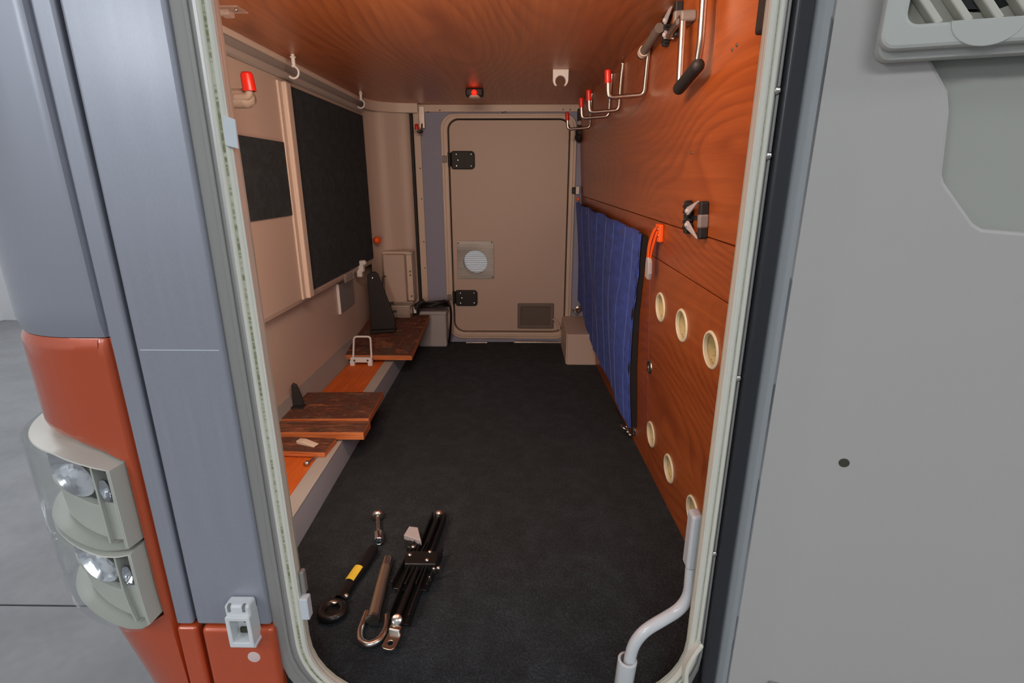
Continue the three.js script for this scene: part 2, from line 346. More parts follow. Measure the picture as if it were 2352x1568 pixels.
// a group on the right wall whose x runs to the opening, y up and z out of the wall
function onWall(name, label, category, y, z, group) {
  const g = new THREE.Group(); g.name = numbered(name); g.applyMatrix4(rwM(y, z)); g.userData = { label, category }; if (group) g.userData.group = group; scene.add(g); return g;
}
struct('floor', boxUV(prism([[-0.60, 0.706], [0.47, 0.706], [0.47, 2.87], [-0.79, 2.87], [-0.79, 1.05], [-0.60, 0.9]], 0.05, 0.002).rotateX(-Math.PI / 2).translate(0, -0.05, 0)), M.carpet);
struct('ceiling', boxUV(prism([[-0.60, 0.75], [0.53, 0.75], [0.53, 2.89], [-0.79, 2.89], [-0.79, 1.0], [-0.60, 0.8]], 0.05).rotateX(-Math.PI / 2).translate(0, CY, 0), false, 0.35, 0.28), M.oakCeiling);
{
  // left wall: upper skin, ledge and recessed lower skin as one profile along the garage
  const prof = [[-0.79, CY], [-0.75, CY], [-0.75, 0.482], [-0.754, 0.468], [-0.764, 0.462], [-0.785, 0.458], [-0.79, 0.445], [-0.79, 0], [-0.797, 0], [-0.797, CY]];
  struct('wall_left', prism(prof, 1.865).translate(0, 0, -2.865), M.beigeWall);
  // rail where the left wall meets the ceiling
  const rail = struct('trim_1', prism([[-0.75, CY], [-0.725, CY], [-0.725, CY - 0.004], [-0.729, CY - 0.014], [-0.75, CY - 0.014]], 1.9).translate(0, 0, -2.645), M.beigeTrim);
  add('lower_band', prism([[-0.75, CY - 0.014], [-0.738, CY - 0.014], [-0.738, CY - 0.036], [-0.75, CY - 0.036]], 1.9).translate(0, 0, -2.645), M.railGrey, rail);
  add('cover_band', prism([[-0.75, CY - 0.036], [-0.734, CY - 0.037], [-0.735, CY - 0.052], [-0.742, CY - 0.056], [-0.75, CY - 0.056]], 1.9).translate(0, 0, -2.645), M.railLight, rail);
  // vertical batten between the two felt panels
  struct('trim_2', [box(-0.75, -0.728, 0.478, 1.166, -1.812, -1.772, 0.006), box(-0.75, -0.742, 0.478, 1.166, -1.79, -1.748, 0.003)], M.beigeTrim);
  // rear corner: curved lining from the left wall to the far wall
  const cp = [[-0.752, -2.64], [-0.744, -2.68], [-0.73, -2.715], [-0.708, -2.742], [-0.69, -2.75], [-0.672, -2.756], [-0.65, -2.768], [-0.625, -2.782], [-0.60, -2.794], [-0.578, -2.798], [-0.561, -2.806], [-0.551, -2.82]];
  const cc = new THREE.CatmullRomCurve3(cp.map(([x, z]) => V(x, 0, z)));
  struct('wall_corner', shell((u, v) => { const p = cc.getPoint(u); return [p.x, CY * v, p.z]; }, (u, v) => { const p = cc.getPoint(u); return [p.x - 0.012, CY * v, p.z - 0.03]; }, 40, 1), M.beigeWall);
  const bp = [[-0.715, -2.585], [-0.70, -2.66], [-0.665, -2.715], [-0.61, -2.75], [-0.555, -2.765], [-0.505, -2.772]];
  const bc = new THREE.CatmullRomCurve3(bp.map(([x, z]) => V(x, 0, z)));
  struct('trim_3', shell((u, v) => { const p = bc.getPoint(u); return [p.x, CY - 0.042 + 0.042 * v, p.z]; }, (u, v) => { const p = bc.getPoint(u); return [p.x - 0.012, CY - 0.042 + 0.042 * v, p.z - 0.03]; }, 30, 1), M.beigeTrim);
}
// far wall with its door opening
{
  const hole = rrPts(-0.375, 0.262, 0.045, 1.176, 0.07).reverse();
  struct('wall_back', boxUV(prism([[-0.797, -0.05], [0.47, -0.05], [0.47, 1.28], [-0.797, 1.28]], 0.05, 0, [hole]).translate(0, 0, -2.87)), M.blueGreyCarpet);
  const t4 = struct('trim_4', box(-0.512, 0.30, 1.196, CY, ZF, ZF + 0.014, 0.004), M.beigeTrim);
  for (const x of [-0.46, -0.40, -0.09, -0.075, 0.21, 0.245]) add('screw', screwHead([x, 1.206 + (x * 1000 % 7) / 500, ZF + 0.014], [0, 0, 1], 0.0035), M.screw, t4);
  const t5 = struct('trim_5', box(-0.537, -0.502, 0.0, 1.2, ZF, ZF + 0.012, 0.004), M.beigeTrim);
  for (const y of [0.42, 0.56, 0.78, 0.93]) add('screw', screwHead([-0.512, y, ZF + 0.012], [0, 0, 1], 0.0035), M.screw, t5);
  struct('trim_6', box(-0.553, -0.538, 0.0, 1.192, ZF, ZF + 0.02, 0.006), M.blackPlastic, 'black rubber strip beside the curved corner');
  const df = struct('door_frame', [
    ring(rrPts(-0.402, 0.283, 0.022, 1.19, [0.085, 0.085, 0.07, 0.07]), rrPts(-0.366, 0.25, 0.060, 1.166, [0.06, 0.06, 0.055, 0.055]), ZF, ZF + 0.014, 0.005),
    ring(rrPts(-0.388, 0.27, 0.036, 1.18, [0.075, 0.075, 0.062, 0.062]), rrPts(-0.366, 0.25, 0.060, 1.166, [0.06, 0.06, 0.055, 0.055]), ZF - 0.03, ZF + 0.02, 0.004)], M.beigeTrim);
  df.userData.label = 'beige rounded frame of the far hatch';
  const grille = new THREE.Path(); grille.absarc(-0.24, 0.45, 0.066, 0, Math.PI * 2, true);
  const d2 = struct('door_2', prism(rrPts(-0.36, 0.244, 0.066, 1.16, [0.056, 0.056, 0.05, 0.05]), 0.03, 0.003, [grille]).translate(0, 0, ZF - 0.026), M.beigeWall);
  // strap hinges
  for (const y of [0.97, 0.255]) {
    const h = add('hinge', [prism(rrPts(-0.352, -0.232, y - 0.044, y + 0.044, [0.012, 0.018, 0.018, 0.012], 4), 0.016, 0.005).translate(0, 0, ZF + 0.003), cyl([-0.362, y - 0.03, ZF + 0.012], [-0.362, y + 0.036, ZF + 0.012], 0.010)], M.blackPlastic, d2, 'black strap hinge');
    for (const [dx, dy] of [[-0.325, 0.028], [-0.25, 0.028], [-0.325, -0.028], [-0.25, -0.028], [-0.317, 0.0]]) add('screw', screwHead([dx, y + dy, ZF + 0.019], [0, 0, 1], 0.005), M.chrome, h);
    add('hinge_tab', box(-0.396, -0.372, y - 0.012, y + 0.022, ZF + 0.012, ZF + 0.026, 0.004), M.greyPlastic, d2, 'grey hinge tab on the frame');
  }
  // steel plate with a round louvre
  const gp = add('grille_plate', prism(rrPts(-0.336, -0.14, 0.36, 0.563, 0.003, 2), 0.004, 0.001, [circlePath(-0.24, 0.45, 0.064)]).translate(0, 0, ZF + 0.004), M.brushed, d2, 'square brushed steel plate');
  boxUV(gp.geometry);
  const sl = [];
  for (let i = 0; i < 13; i++) {
    const y = 0.45 - 0.06 + i * 0.01, w = Math.sqrt(Math.max(0, 0.064 ** 2 - (y - 0.45) ** 2));
    if (w > 0.01) sl.push(box(-w, w, -0.0013, 0.0013, -0.006, 0.005, 0.0006).rotateX(-0.28).translate(-0.24, y, ZF + 0.002));
  }
  add('slats', sl, M.whitePlastic, gp, 'white louvre slats');
  for (const [x, y] of [[-0.328, 0.552], [-0.15, 0.556], [-0.146, 0.37]]) add('screw', screwHead([x, y, ZF + 0.008], [0, 0, 1], 0.004), M.screw, gp);
  const rv = add('vent_frame', ring(rrPts(-0.012, 0.188, 0.083, 0.226, 0.006, 3), rrPts(0.008, 0.168, 0.103, 0.206, 0.004, 3), ZF + 0.003, ZF + 0.016, 0.004), M.frameBrown, d2, 'grey brown rectangular vent frame');
  add('mesh_panel', box(0.006, 0.17, 0.101, 0.208, ZF + 0.003, ZF + 0.008, 0.001), M.meshGrey, rv);
  struct('door_sill_strip', [box(-0.033, 0.27, 0.0, 0.012, -2.812, -2.785, 0.003), box(-0.30, -0.18, 0.0, 0.006, -2.808, -2.79, 0.002)], M.foil, 'bright metal sill strip below the far hatch');
}
// right wall: three oak boards on a dark backing, cut for the six sockets and the slit above
{
  const sockets = [[0.546, -1.373], [0.543, -1.199], [0.541, -1.018], [0.136, -1.437], [0.125, -1.259], [0.119, -1.073]];
  const toL = (y, z) => { const p = V(RWX(y, z), y, z).applyMatrix4(rwM(0, 0).invert()); return [p.x, p.y]; };
  const wr = struct('wall_right', prism([toL(-0.03, -2.9), toL(-0.03, -0.74), toL(1.26, -0.74), toL(1.26, -2.9)], 0.012, 0, sockets.map(([y, z]) => circlePath(...toL(y, z), 0.039))).translate(0, 0, -0.028).applyMatrix4(rwM(0, 0)), M.bodyDark);
  const g = 0.0011;
  const s1 = (z) => 0.796 + (z + 2.849) * (0.759 - 0.796) / (2.849 - 0.932), s2 = (z) => 0.675 + (z + 1.592) * (0.652 - 0.675) / (1.592 - 0.946);
  const board = (pts, holes, ou, ov) => {
    const q = prism(pts.map(([y, z]) => toL(y, z)), 0.015, 0.0012, holes).translate(0, 0, -0.015); clean(q);
    q.applyMatrix4(rwM(0, 0)); add('board', boxUV(q, false, ou, ov), M.oak, wr);
  };
  board([[1.235, -2.88], [s1(-2.88) + g, -2.88], [s1(-0.74) + g, -0.74], [1.235, -0.74], [1.235, -1.077], [1.094, -1.08], [1.094, -1.083], [1.235, -1.08]], [], 0.12, 0.0);
  board([[s1(-2.88) - g, -2.88], [s2(-2.88) + g, -2.88], [s2(-0.74) + g, -0.74], [s1(-0.74) - g, -0.74]], [], 0.7, 0.31);
  board([[s2(-2.88) - g, -2.88], [0.0, -2.88], [0.0, -1.488], [s2(-1.488) - g, -1.488]], [], 0.2, 0.5);
  board([[s2(-1.486) - g, -1.4862], [0.0, -1.4862], [0.0, -0.74], [s2(-0.74) - g, -0.74]], sockets.map(([y, z]) => circlePath(...toL(y, z), 0.0375)), 0.55, 0.62);
  for (const [y, z, r] of [[0.927, -1.183, 0.004], [1.086, -0.982, 0.0035], [1.083, -1.0, 0.003]]) add('screw', screwHead([RWX(y, z), y, z], rwN.toArray(), r), M.screw, wr);
  const rows = ['upper row, nearest the blue mat', 'upper row, middle of three', 'upper row, nearest the door seal', 'lower row, nearest the blue mat', 'lower row, middle of three', 'lower row, nearest the door seal'];
  sockets.forEach(([y, z], i) => {
    const t = onWall('socket_ring', `round cream plastic socket sunk in the wood wall, ${rows[i]}`, 'socket', y, z, 'cream sockets in the wood wall');
    const tubeG = new THREE.CylinderGeometry(0.0345, 0.0345, 0.07, 40, 1, true).rotateX(Math.PI / 2).translate(0, 0, -0.035);
    const wallG = new THREE.CylinderGeometry(0.0372, 0.0372, 0.07, 40, 1, true).rotateX(Math.PI / 2).translate(0, 0, -0.035);
    add('rim', turned([[0.0338, -0.004], [0.0338, 0.003], [0.0352, 0.0045], [0.0385, 0.0038], [0.0402, 0.0012], [0.0402, 0], [0.0372, 0], [0.0372, -0.004]], [0, 0, 0], [0, 0, 1], 40), M.socketRim, t);
    add('sleeve', [tubeG, wallG, new THREE.CylinderGeometry(0.0372, 0.0372, 0.003, 40).rotateX(Math.PI / 2).translate(0, 0, -0.071)], M.socket, t);
  });
}
// body shell that closes the garage: near wall with the hatch opening, roof, underside, bulkhead
{
  const hole = rrPts(-0.416, 0.316, -0.05, 1.15, [0.13, 0.13, 0.05, 0.05]).reverse();
  struct('wall_front', prism([[-0.64, -0.3], [3.2, -0.3], [3.2, 1.9], [-0.64, 1.9]], 0.03, 0, [hole]).translate(0, 0, -0.742), M.bodyDark);
  const outer = [[-0.795, -0.3], [3.2, -0.3], [3.2, 1.9], [-0.795, 1.9]];
  struct('wall_far_skin', prism(outer, 0.03, 0, [circlePath(-0.24, 0.45, 0.07)]).translate(0, 0, -2.93), M.doorSkin);
  struct('roof_skin', slab(-0.795, 3.2, 1.88, 1.9, -2.93, -0.74), M.doorSkin);
  struct('underbody', slab(-0.72, 3.2, -0.09, -0.052, -2.92, -1.0), M.bodyDark);
  struct('bulkhead', slab(0.53, 0.56, -0.05, 1.88, -2.9, -0.742), M.bodyDark);
}

// ------------------------------------------------------------------ hatch frame and seal
{
  const F = struct('trim_7', ring(rrPts(-0.421, 0.318, -0.07, 1.2, [0.155, 0.155, 0.06, 0.06]), rrPts(-0.382, 0.303, -0.033, 1.16, [0.145, 0.145, 0.055, 0.055]), -0.716, -0.706, 0.003), M.frameGrey, 'grey aluminium frame of the open hatch');
  add('frame_ridge', ring(rrPts(-0.403, 0.3165, -0.052, 1.182, [0.15, 0.15, 0.06, 0.06]), rrPts(-0.396, 0.3125, -0.045, 1.175, [0.148, 0.148, 0.057, 0.057]), -0.712, -0.7035, 0.0015), M.frameGrey, F);
  add('frame_lip', ring(rrPts(-0.39, 0.3105, -0.04, 1.17, [0.147, 0.147, 0.06, 0.06]), rrPts(-0.383, 0.3045, -0.033, 1.163, [0.144, 0.144, 0.056, 0.056]), -0.712, -0.702, 0.0015), M.aluminium, F);
  for (const y of [0.975, 0.90, 0.60, 0.30]) add('rivet', turned([[0, 0.0035], [0.003, 0.003], [0.0048, 0.0012], [0.005, 0]], [0.3125, y, -0.7035], [0, 0, 1], 14), M.steel, F);
  const loop = (x0, x1, y0, y1, r, z, rad) => {
    const c = new THREE.CatmullRomCurve3(rrPts(x0, x1, y0, y1, r, 10).map(([x, y]) => V(x, y, z)), true, 'centripetal');
    return new THREE.TubeGeometry(c, 360, rad, 10, true);
  };
  const S = add('seal', loop(-0.3655, 0.2925, -0.018, 1.146, [0.135, 0.135, 0.05, 0.05], -0.6985, 0.0056), M.seal, F, 'cream rubber hatch seal');
  add('seal_bead', loop(-0.3785, 0.3025, -0.030, 1.158, [0.142, 0.142, 0.055, 0.055], -0.7005, 0.0042), M.seal, S);
  add('seal_groove', ring(rrPts(-0.381, 0.3045, -0.033, 1.16, [0.144, 0.144, 0.055, 0.055]), rrPts(-0.362, 0.289, -0.014, 1.143, [0.131, 0.131, 0.05, 0.05]), -0.712, -0.6985), M.sealGroove, S, 'dirty groove between the seal beads');
  add('seal_lip', ring(rrPts(-0.366, 0.2965, -0.018, 1.15, [0.135, 0.135, 0.05, 0.05]), rrPts(-0.3615, 0.2885, -0.013, 1.1425, [0.13, 0.13, 0.048, 0.048]), -0.708, -0.694, 0.001), M.seal, S);
  // dark hinge strip between frame and open door
  const H = struct('trim_8', prism([[0.3185, -0.722], [0.3185, -0.7015], [0.322, -0.697], [0.338, -0.697], [0.341, -0.701], [0.345, -0.722]], 1.75).rotateX(-Math.PI / 2).scale(1, 1, -1), M.rubberGloss, 'dark glossy hinge strip beside the seal');
  // prism was laid in x and z: rebuild it upright
  H.geometry.dispose(); H.geometry = box(0.3185, 0.343, -0.3, 1.45, -0.722, -0.697, 0.006);
}
single('tape_patch', [prism([[-0.3685, 0.912], [-0.3525, 0.908], [-0.3515, 0.942], [-0.367, 0.948]], 0.003, 0.0008).translate(0, 0, -0.693)], M.whiteTape, 'pale grey tape folded over the left seal near the red hook', 'tape');
single('seal_clip', box(-0.3615, -0.3475, 0.170, 0.212, -0.706, -0.6905, 0.002), M.whiteTape, 'short pale plastic joint clip low on the left seal', 'clip');
single('seal_pad', box(-0.3605, -0.3525, 0.214, 0.258, -0.712, -0.70, 0.003), M.frameGrey, 'thin grey pad above the joint clip on the left seal', 'pad');
// peeled end of the seal at the lower right corner
{
  const c = new THREE.CatmullRomCurve3([[0.302, 0.135, -0.69], [0.291, 0.112, -0.689], [0.2835, 0.085, -0.688], [0.2855, 0.05, -0.686], [0.294, 0.02, -0.684], [0.302, -0.01, -0.684], [0.312, -0.03, -0.684]].map((p) => V(...p)));
  const strip = (o, w) => (u, v) => { const p = c.getPoint(u), t = c.getTangent(u); return [p.x + (-t.y) * o * -1, p.y + t.x * o * -1, p.z + (v - 0.5) * w]; };
  single('seal_end', [shell(strip(0.003, 0.014), strip(-0.003, 0.014), 40, 2), spline([[0.302, 0.135, -0.682], [0.291, 0.112, -0.681], [0.2835, 0.085, -0.680], [0.2855, 0.05, -0.678], [0.294, 0.02, -0.676], [0.302, -0.01, -0.676]], 0.004, 50, 8)], M.seal, 'loose peeled end of cream seal at the lower right corner', 'seal');
}

// ------------------------------------------------------------------ motorhome rear corner
{
  const B = thing('motorhome_body', 'silver grey motorhome rear corner with orange lower panels and clear tail lights', 'motorhome', [-0.6, HF, -0.8]);
  const T0 = 0.053, R = 0.17, TA = R * Math.PI / 2;
  const corner = (t, off, y, dx = 0) => {
    if (t < T0) return [-0.585 - t + dx * (t / T0), y, -0.70 + off];
    const th = (t - T0) / R;
    if (th < Math.PI / 2) return [-0.638 + dx - (R + off) * Math.sin(th), y, -0.87 + (R + off) * Math.cos(th)];
    return [-0.808 + dx - off, y, -0.87 - (t - T0 - TA)];
  };
  const TE = T0 + TA + 2.0, tu = (u) => (u < 0.75 ? (T0 + TA + 0.05) * u / 0.75 : mix(T0 + TA + 0.05, TE, (u - 0.75) / 0.25));
  const edge = (t) => -0.012 * (1 - sstep(0, 0.010, t)) ** 2;       // rounded edge along the groove
  // upper grey cap
  add('corner_cap', shell((u, v) => { const t = tu(u), y = mix(0.6565, 1.9, v); return corner(t, edge(t) - 0.004 * (1 - sstep(0, 0.005, y - 0.6565)), y); }, (u, v) => corner(tu(u), -0.009, mix(0.6565, 1.9, v)), 80, 60), M.silver, B, 'silver grey rear corner panel');
  const top1 = [[0.018, 0.457], [0.03, 0.4615], [0.045, 0.465], [0.104, 0.4845], [0.18, 0.488], [0.3, 0.49]];
  const bot1 = [[0.018, 0.318], [0.045, 0.312], [0.069, 0.312], [0.143, 0.33], [0.3, 0.336]];
  const bot2 = [[0.018, 0.172], [0.045, 0.158], [0.069, 0.157], [0.143, 0.180], [0.3, 0.19]];
  const dxOf = (y) => 0.075 * sstep(0.24, -0.12, y);
  // orange upper corner, narrow band beside the lights, and bumper below them
  const tb = (u) => 0.0165 + tu(u) * (TE - 0.0165) / TE;
  const up = (u, v, o) => { const t = tb(u), y = mix(lerpTable(top1, t) + 0.004, 0.655, v); return corner(t, o === undefined ? edge(t) - 0.005 * (1 - sstep(0, 0.010, 0.655 - y)) - 0.01 * (1 - sstep(0, 0.02, y - lerpTable(top1, t))) * sstep(0.02, 0.06, t) : o, y); };
  const bandY = (v) => mix(-0.3, 0.655, v);
  const band = (u, v, o) => { const t = 0.0165 * u, y = bandY(v); return corner(t, o === undefined ? edge(t) - 0.005 * (1 - sstep(0, 0.010, 0.655 - y)) : o, y, dxOf(y)); };
  const low = (u, v, o) => { const t = tb(u), y = mix(-0.3, lerpTable(bot2, t) - 0.004, v); return corner(t, o === undefined ? edge(t) : o, y, dxOf(y)); };
  add('orange_panel', [shell((u, v) => up(u, v), (u, v) => up(u, v, -0.009), 80, 30), shell((u, v) => band(u, v), (u, v) => band(u, v, -0.009), 8, 60), shell((u, v) => low(u, v), (u, v) => low(u, v, -0.009), 80, 30)], M.orangePaint, B, 'metallic orange rear corner and bumper');
  add('trim_groove', box(-0.60, -0.545, -0.3, 1.9, -0.73, -0.712, 0.001), M.bodyDark, B);
  // narrow strip between the grooves: grey above, orange below
  add('corner_strip', box(-0.5822, -0.5532, 0.1475, 1.9, -0.73, -0.70, 0.005), M.silver, B);
  add('orange_strip', box(-0.5815, -0.5465, -0.3, 0.1455, -0.73, -0.696, 0.006), M.orangePaint, B);
  // side panel beside the hatch frame
  add('side_panel', box(-0.5475, -0.4195, 0.1475, 1.9, -0.73, -0.70, 0.006), M.silver, B, 'silver grey side panel');
  add('panel_seam', box(-0.5405, -0.4265, 0.6388, 0.6402, -0.703, -0.6992, 0.0006), M.whiteTape, B, 'thin pale scratch line across the side panel');
  const sk = add('orange_skirt', box(-0.5395, -0.4145, -0.3, 0.1455, -0.73, -0.694, 0.010), M.orangePaint, B, 'orange lower side panel');
  add('round_sticker', turned([[0, 0.0012], [0.0105, 0.001], [0.011, 0]], [-0.455, 0.086, -0.694], [0, 0, 1], 24), M.pinkSticker, sk, 'small round pale sticker');
  // right of the opening the flank goes on behind the open door
  add('flank', [slab(0.345, 3.2, -0.3, 1.9, -0.715, -0.705), slab(-0.4195, 0.345, 1.205, 1.9, -0.715, -0.705)], M.silver, B);
  add('sill_panel', slab(-0.4145, 0.345, -0.3, -0.075, -0.715, -0.704), M.orangePaint, B, 'orange panel under the hatch');
  // tail lights
  const lamp = (T, Bt, lab) => {
    const t0 = 0.0185, t1 = 0.30;
    const yAt = (t, v) => mix(lerpTable(Bt, t) + 0.001, lerpTable(T, t), v);
    const bul = (u, v) => Math.min(1, 4 * (Math.min(v, 1 - v) + 0.25)) ** 0.5;
    const P = (u, v, off) => { const t = mix(t0, t1, u); return corner(t, off, yAt(t, v), dxOf(yAt(t, v))); };
    // housing: backplate with a wall all round
    const rimA = (k, s) => { // outline runs round the border
      const q = (k % 1) * 4, e = Math.floor(q), f = q - e;
      return e === 0 ? [f, 0] : e === 1 ? [1, f] : e === 2 ? [1 - f, 1] : [0, 1 - f];
    };
    const inset = (u, v, d) => [mix(d * 0.5, 1 - d * 0.3, u), mix(d * 0.35, 1 - d * 0.35, v)];
    const wall = shell((u, v) => { const [a, b] = rimA(u); const [c, d] = inset(a, b, 0.045 * v ** 1.2); return P(c, d, -0.022 + 0.045 * v); }, (u, v) => { const [a, b] = rimA(u); const [c, d] = inset(a, b, 0.03 + 0.045 * v ** 1.2); return P(c, d, -0.022 + 0.046 * v); }, 120, 8);
    const back = shell((u, v) => P(u, v, -0.021), (u, v) => P(u, v, -0.026), 30, 8);
    const tl = add('tail_light', [wall, back], M.housing, B, lab);
    // clear cover over it
    add('lens', shell((u, v) => { const [c, d] = inset(u, v, 0.05); return P(c, d, 0.026 + 0.008 * Math.sin(Math.PI * u) * bul(u, v)); }, (u, v) => { const [c, d] = inset(u, v, 0.05); return P(c, d, 0.0235 + 0.008 * Math.sin(Math.PI * u) * bul(u, v)); }, 50, 20), M.lens, tl, 'clear lens');
    // chrome half bowl over a cream shelf, then a divider and a small prism
    const bowl = (uc, vc, ru, rv, dep, a0, a1) => shell((u, v) => { const a = mix(a0, a1, u), r = v; const du = Math.cos(a) * r * ru, dv = Math.sin(a) * r * rv; return P(uc + du, vc + dv, 0.010 - dep * (1 - r * r)); }, (u, v) => { const a = mix(a0, a1, u), r = v; const du = Math.cos(a) * r * ru, dv = Math.sin(a) * r * rv; return P(uc + du, vc + dv, 0.0085 - dep * (1 - r * r)); }, 30, 14);
    add('reflector', bowl(0.345, 0.72, 0.185, 0.235, 0.022, 0, Math.PI * 2), M.chrome, tl, 'chrome half bowl reflector');
    add('small_reflector', bowl(0.115, 0.66, 0.028, 0.13, 0.014, 0, Math.PI * 2), M.chrome, tl);
    add('shelf', [shell((u, v) => P(mix(0.160, 0.62, u), 0.48, mix(0.000, 0.010, v)), (u, v) => P(mix(0.160, 0.62, u), 0.455, mix(0.000, 0.010, v)), 20, 2), shell((u, v) => P(mix(0.160, 0.62, u), mix(0.06, 0.47, v), 0.006 - 0.004 * (1 - v)), (u, v) => P(mix(0.160, 0.62, u), mix(0.06, 0.47, v), 0.002 - 0.004 * (1 - v)), 20, 6),
      shell((u, v) => P(mix(0.150, 0.160, u), mix(0.05, 0.95, v), 0.012), (u, v) => P(mix(0.150, 0.160, u), mix(0.05, 0.95, v), -0.02), 2, 8), shell((u, v) => P(mix(0.085, 0.150, u), mix(0.06, 0.5, v), 0.004), (u, v) => P(mix(0.085, 0.150, u), mix(0.06, 0.5, v), -0.02), 6, 8)], M.housing, tl);
  };
  lamp(top1, bot1, 'upper clear tail light');
  lamp(bot1.map(([t, y]) => [t, y - 0.005]), bot2, 'lower clear tail light');
}
// white catch block on the side panel
{
  const t = thing('door_catch', 'white plastic door catch block above the orange side skirt', 'catch', [-0.4575, 0.128, -0.68]);
  add('body', [ring(rrPts(-0.478, -0.437, 0.13, 0.192, 0.003, 3), rrPts(-0.471, -0.444, 0.140, 0.184, 0.002, 3), -0.70, -0.672, 0.0015), box(-0.4785, -0.4365, 0.186, 0.2115, -0.70, -0.676, 0.005), box(-0.476, -0.439, 0.132, 0.19, -0.70, -0.694, 0.001), box(-0.4795, -0.4355, 0.127, 0.134, -0.70, -0.674, 0.002)], M.whitePlastic, t);
  add('pocket', [cyl([-0.4565, 0.168, -0.6945], [-0.4565, 0.168, -0.692], 0.006), box(-0.468, -0.449, 0.1425, 0.153, -0.6945, -0.689, 0.002)], M.oliveDark, t);
  for (const x of [-0.470, -0.446]) add('notch', box(x - 0.0022, x + 0.0022, 0.2, 0.2125, -0.682, -0.6745, 0.001), M.greyPlate, t);
}

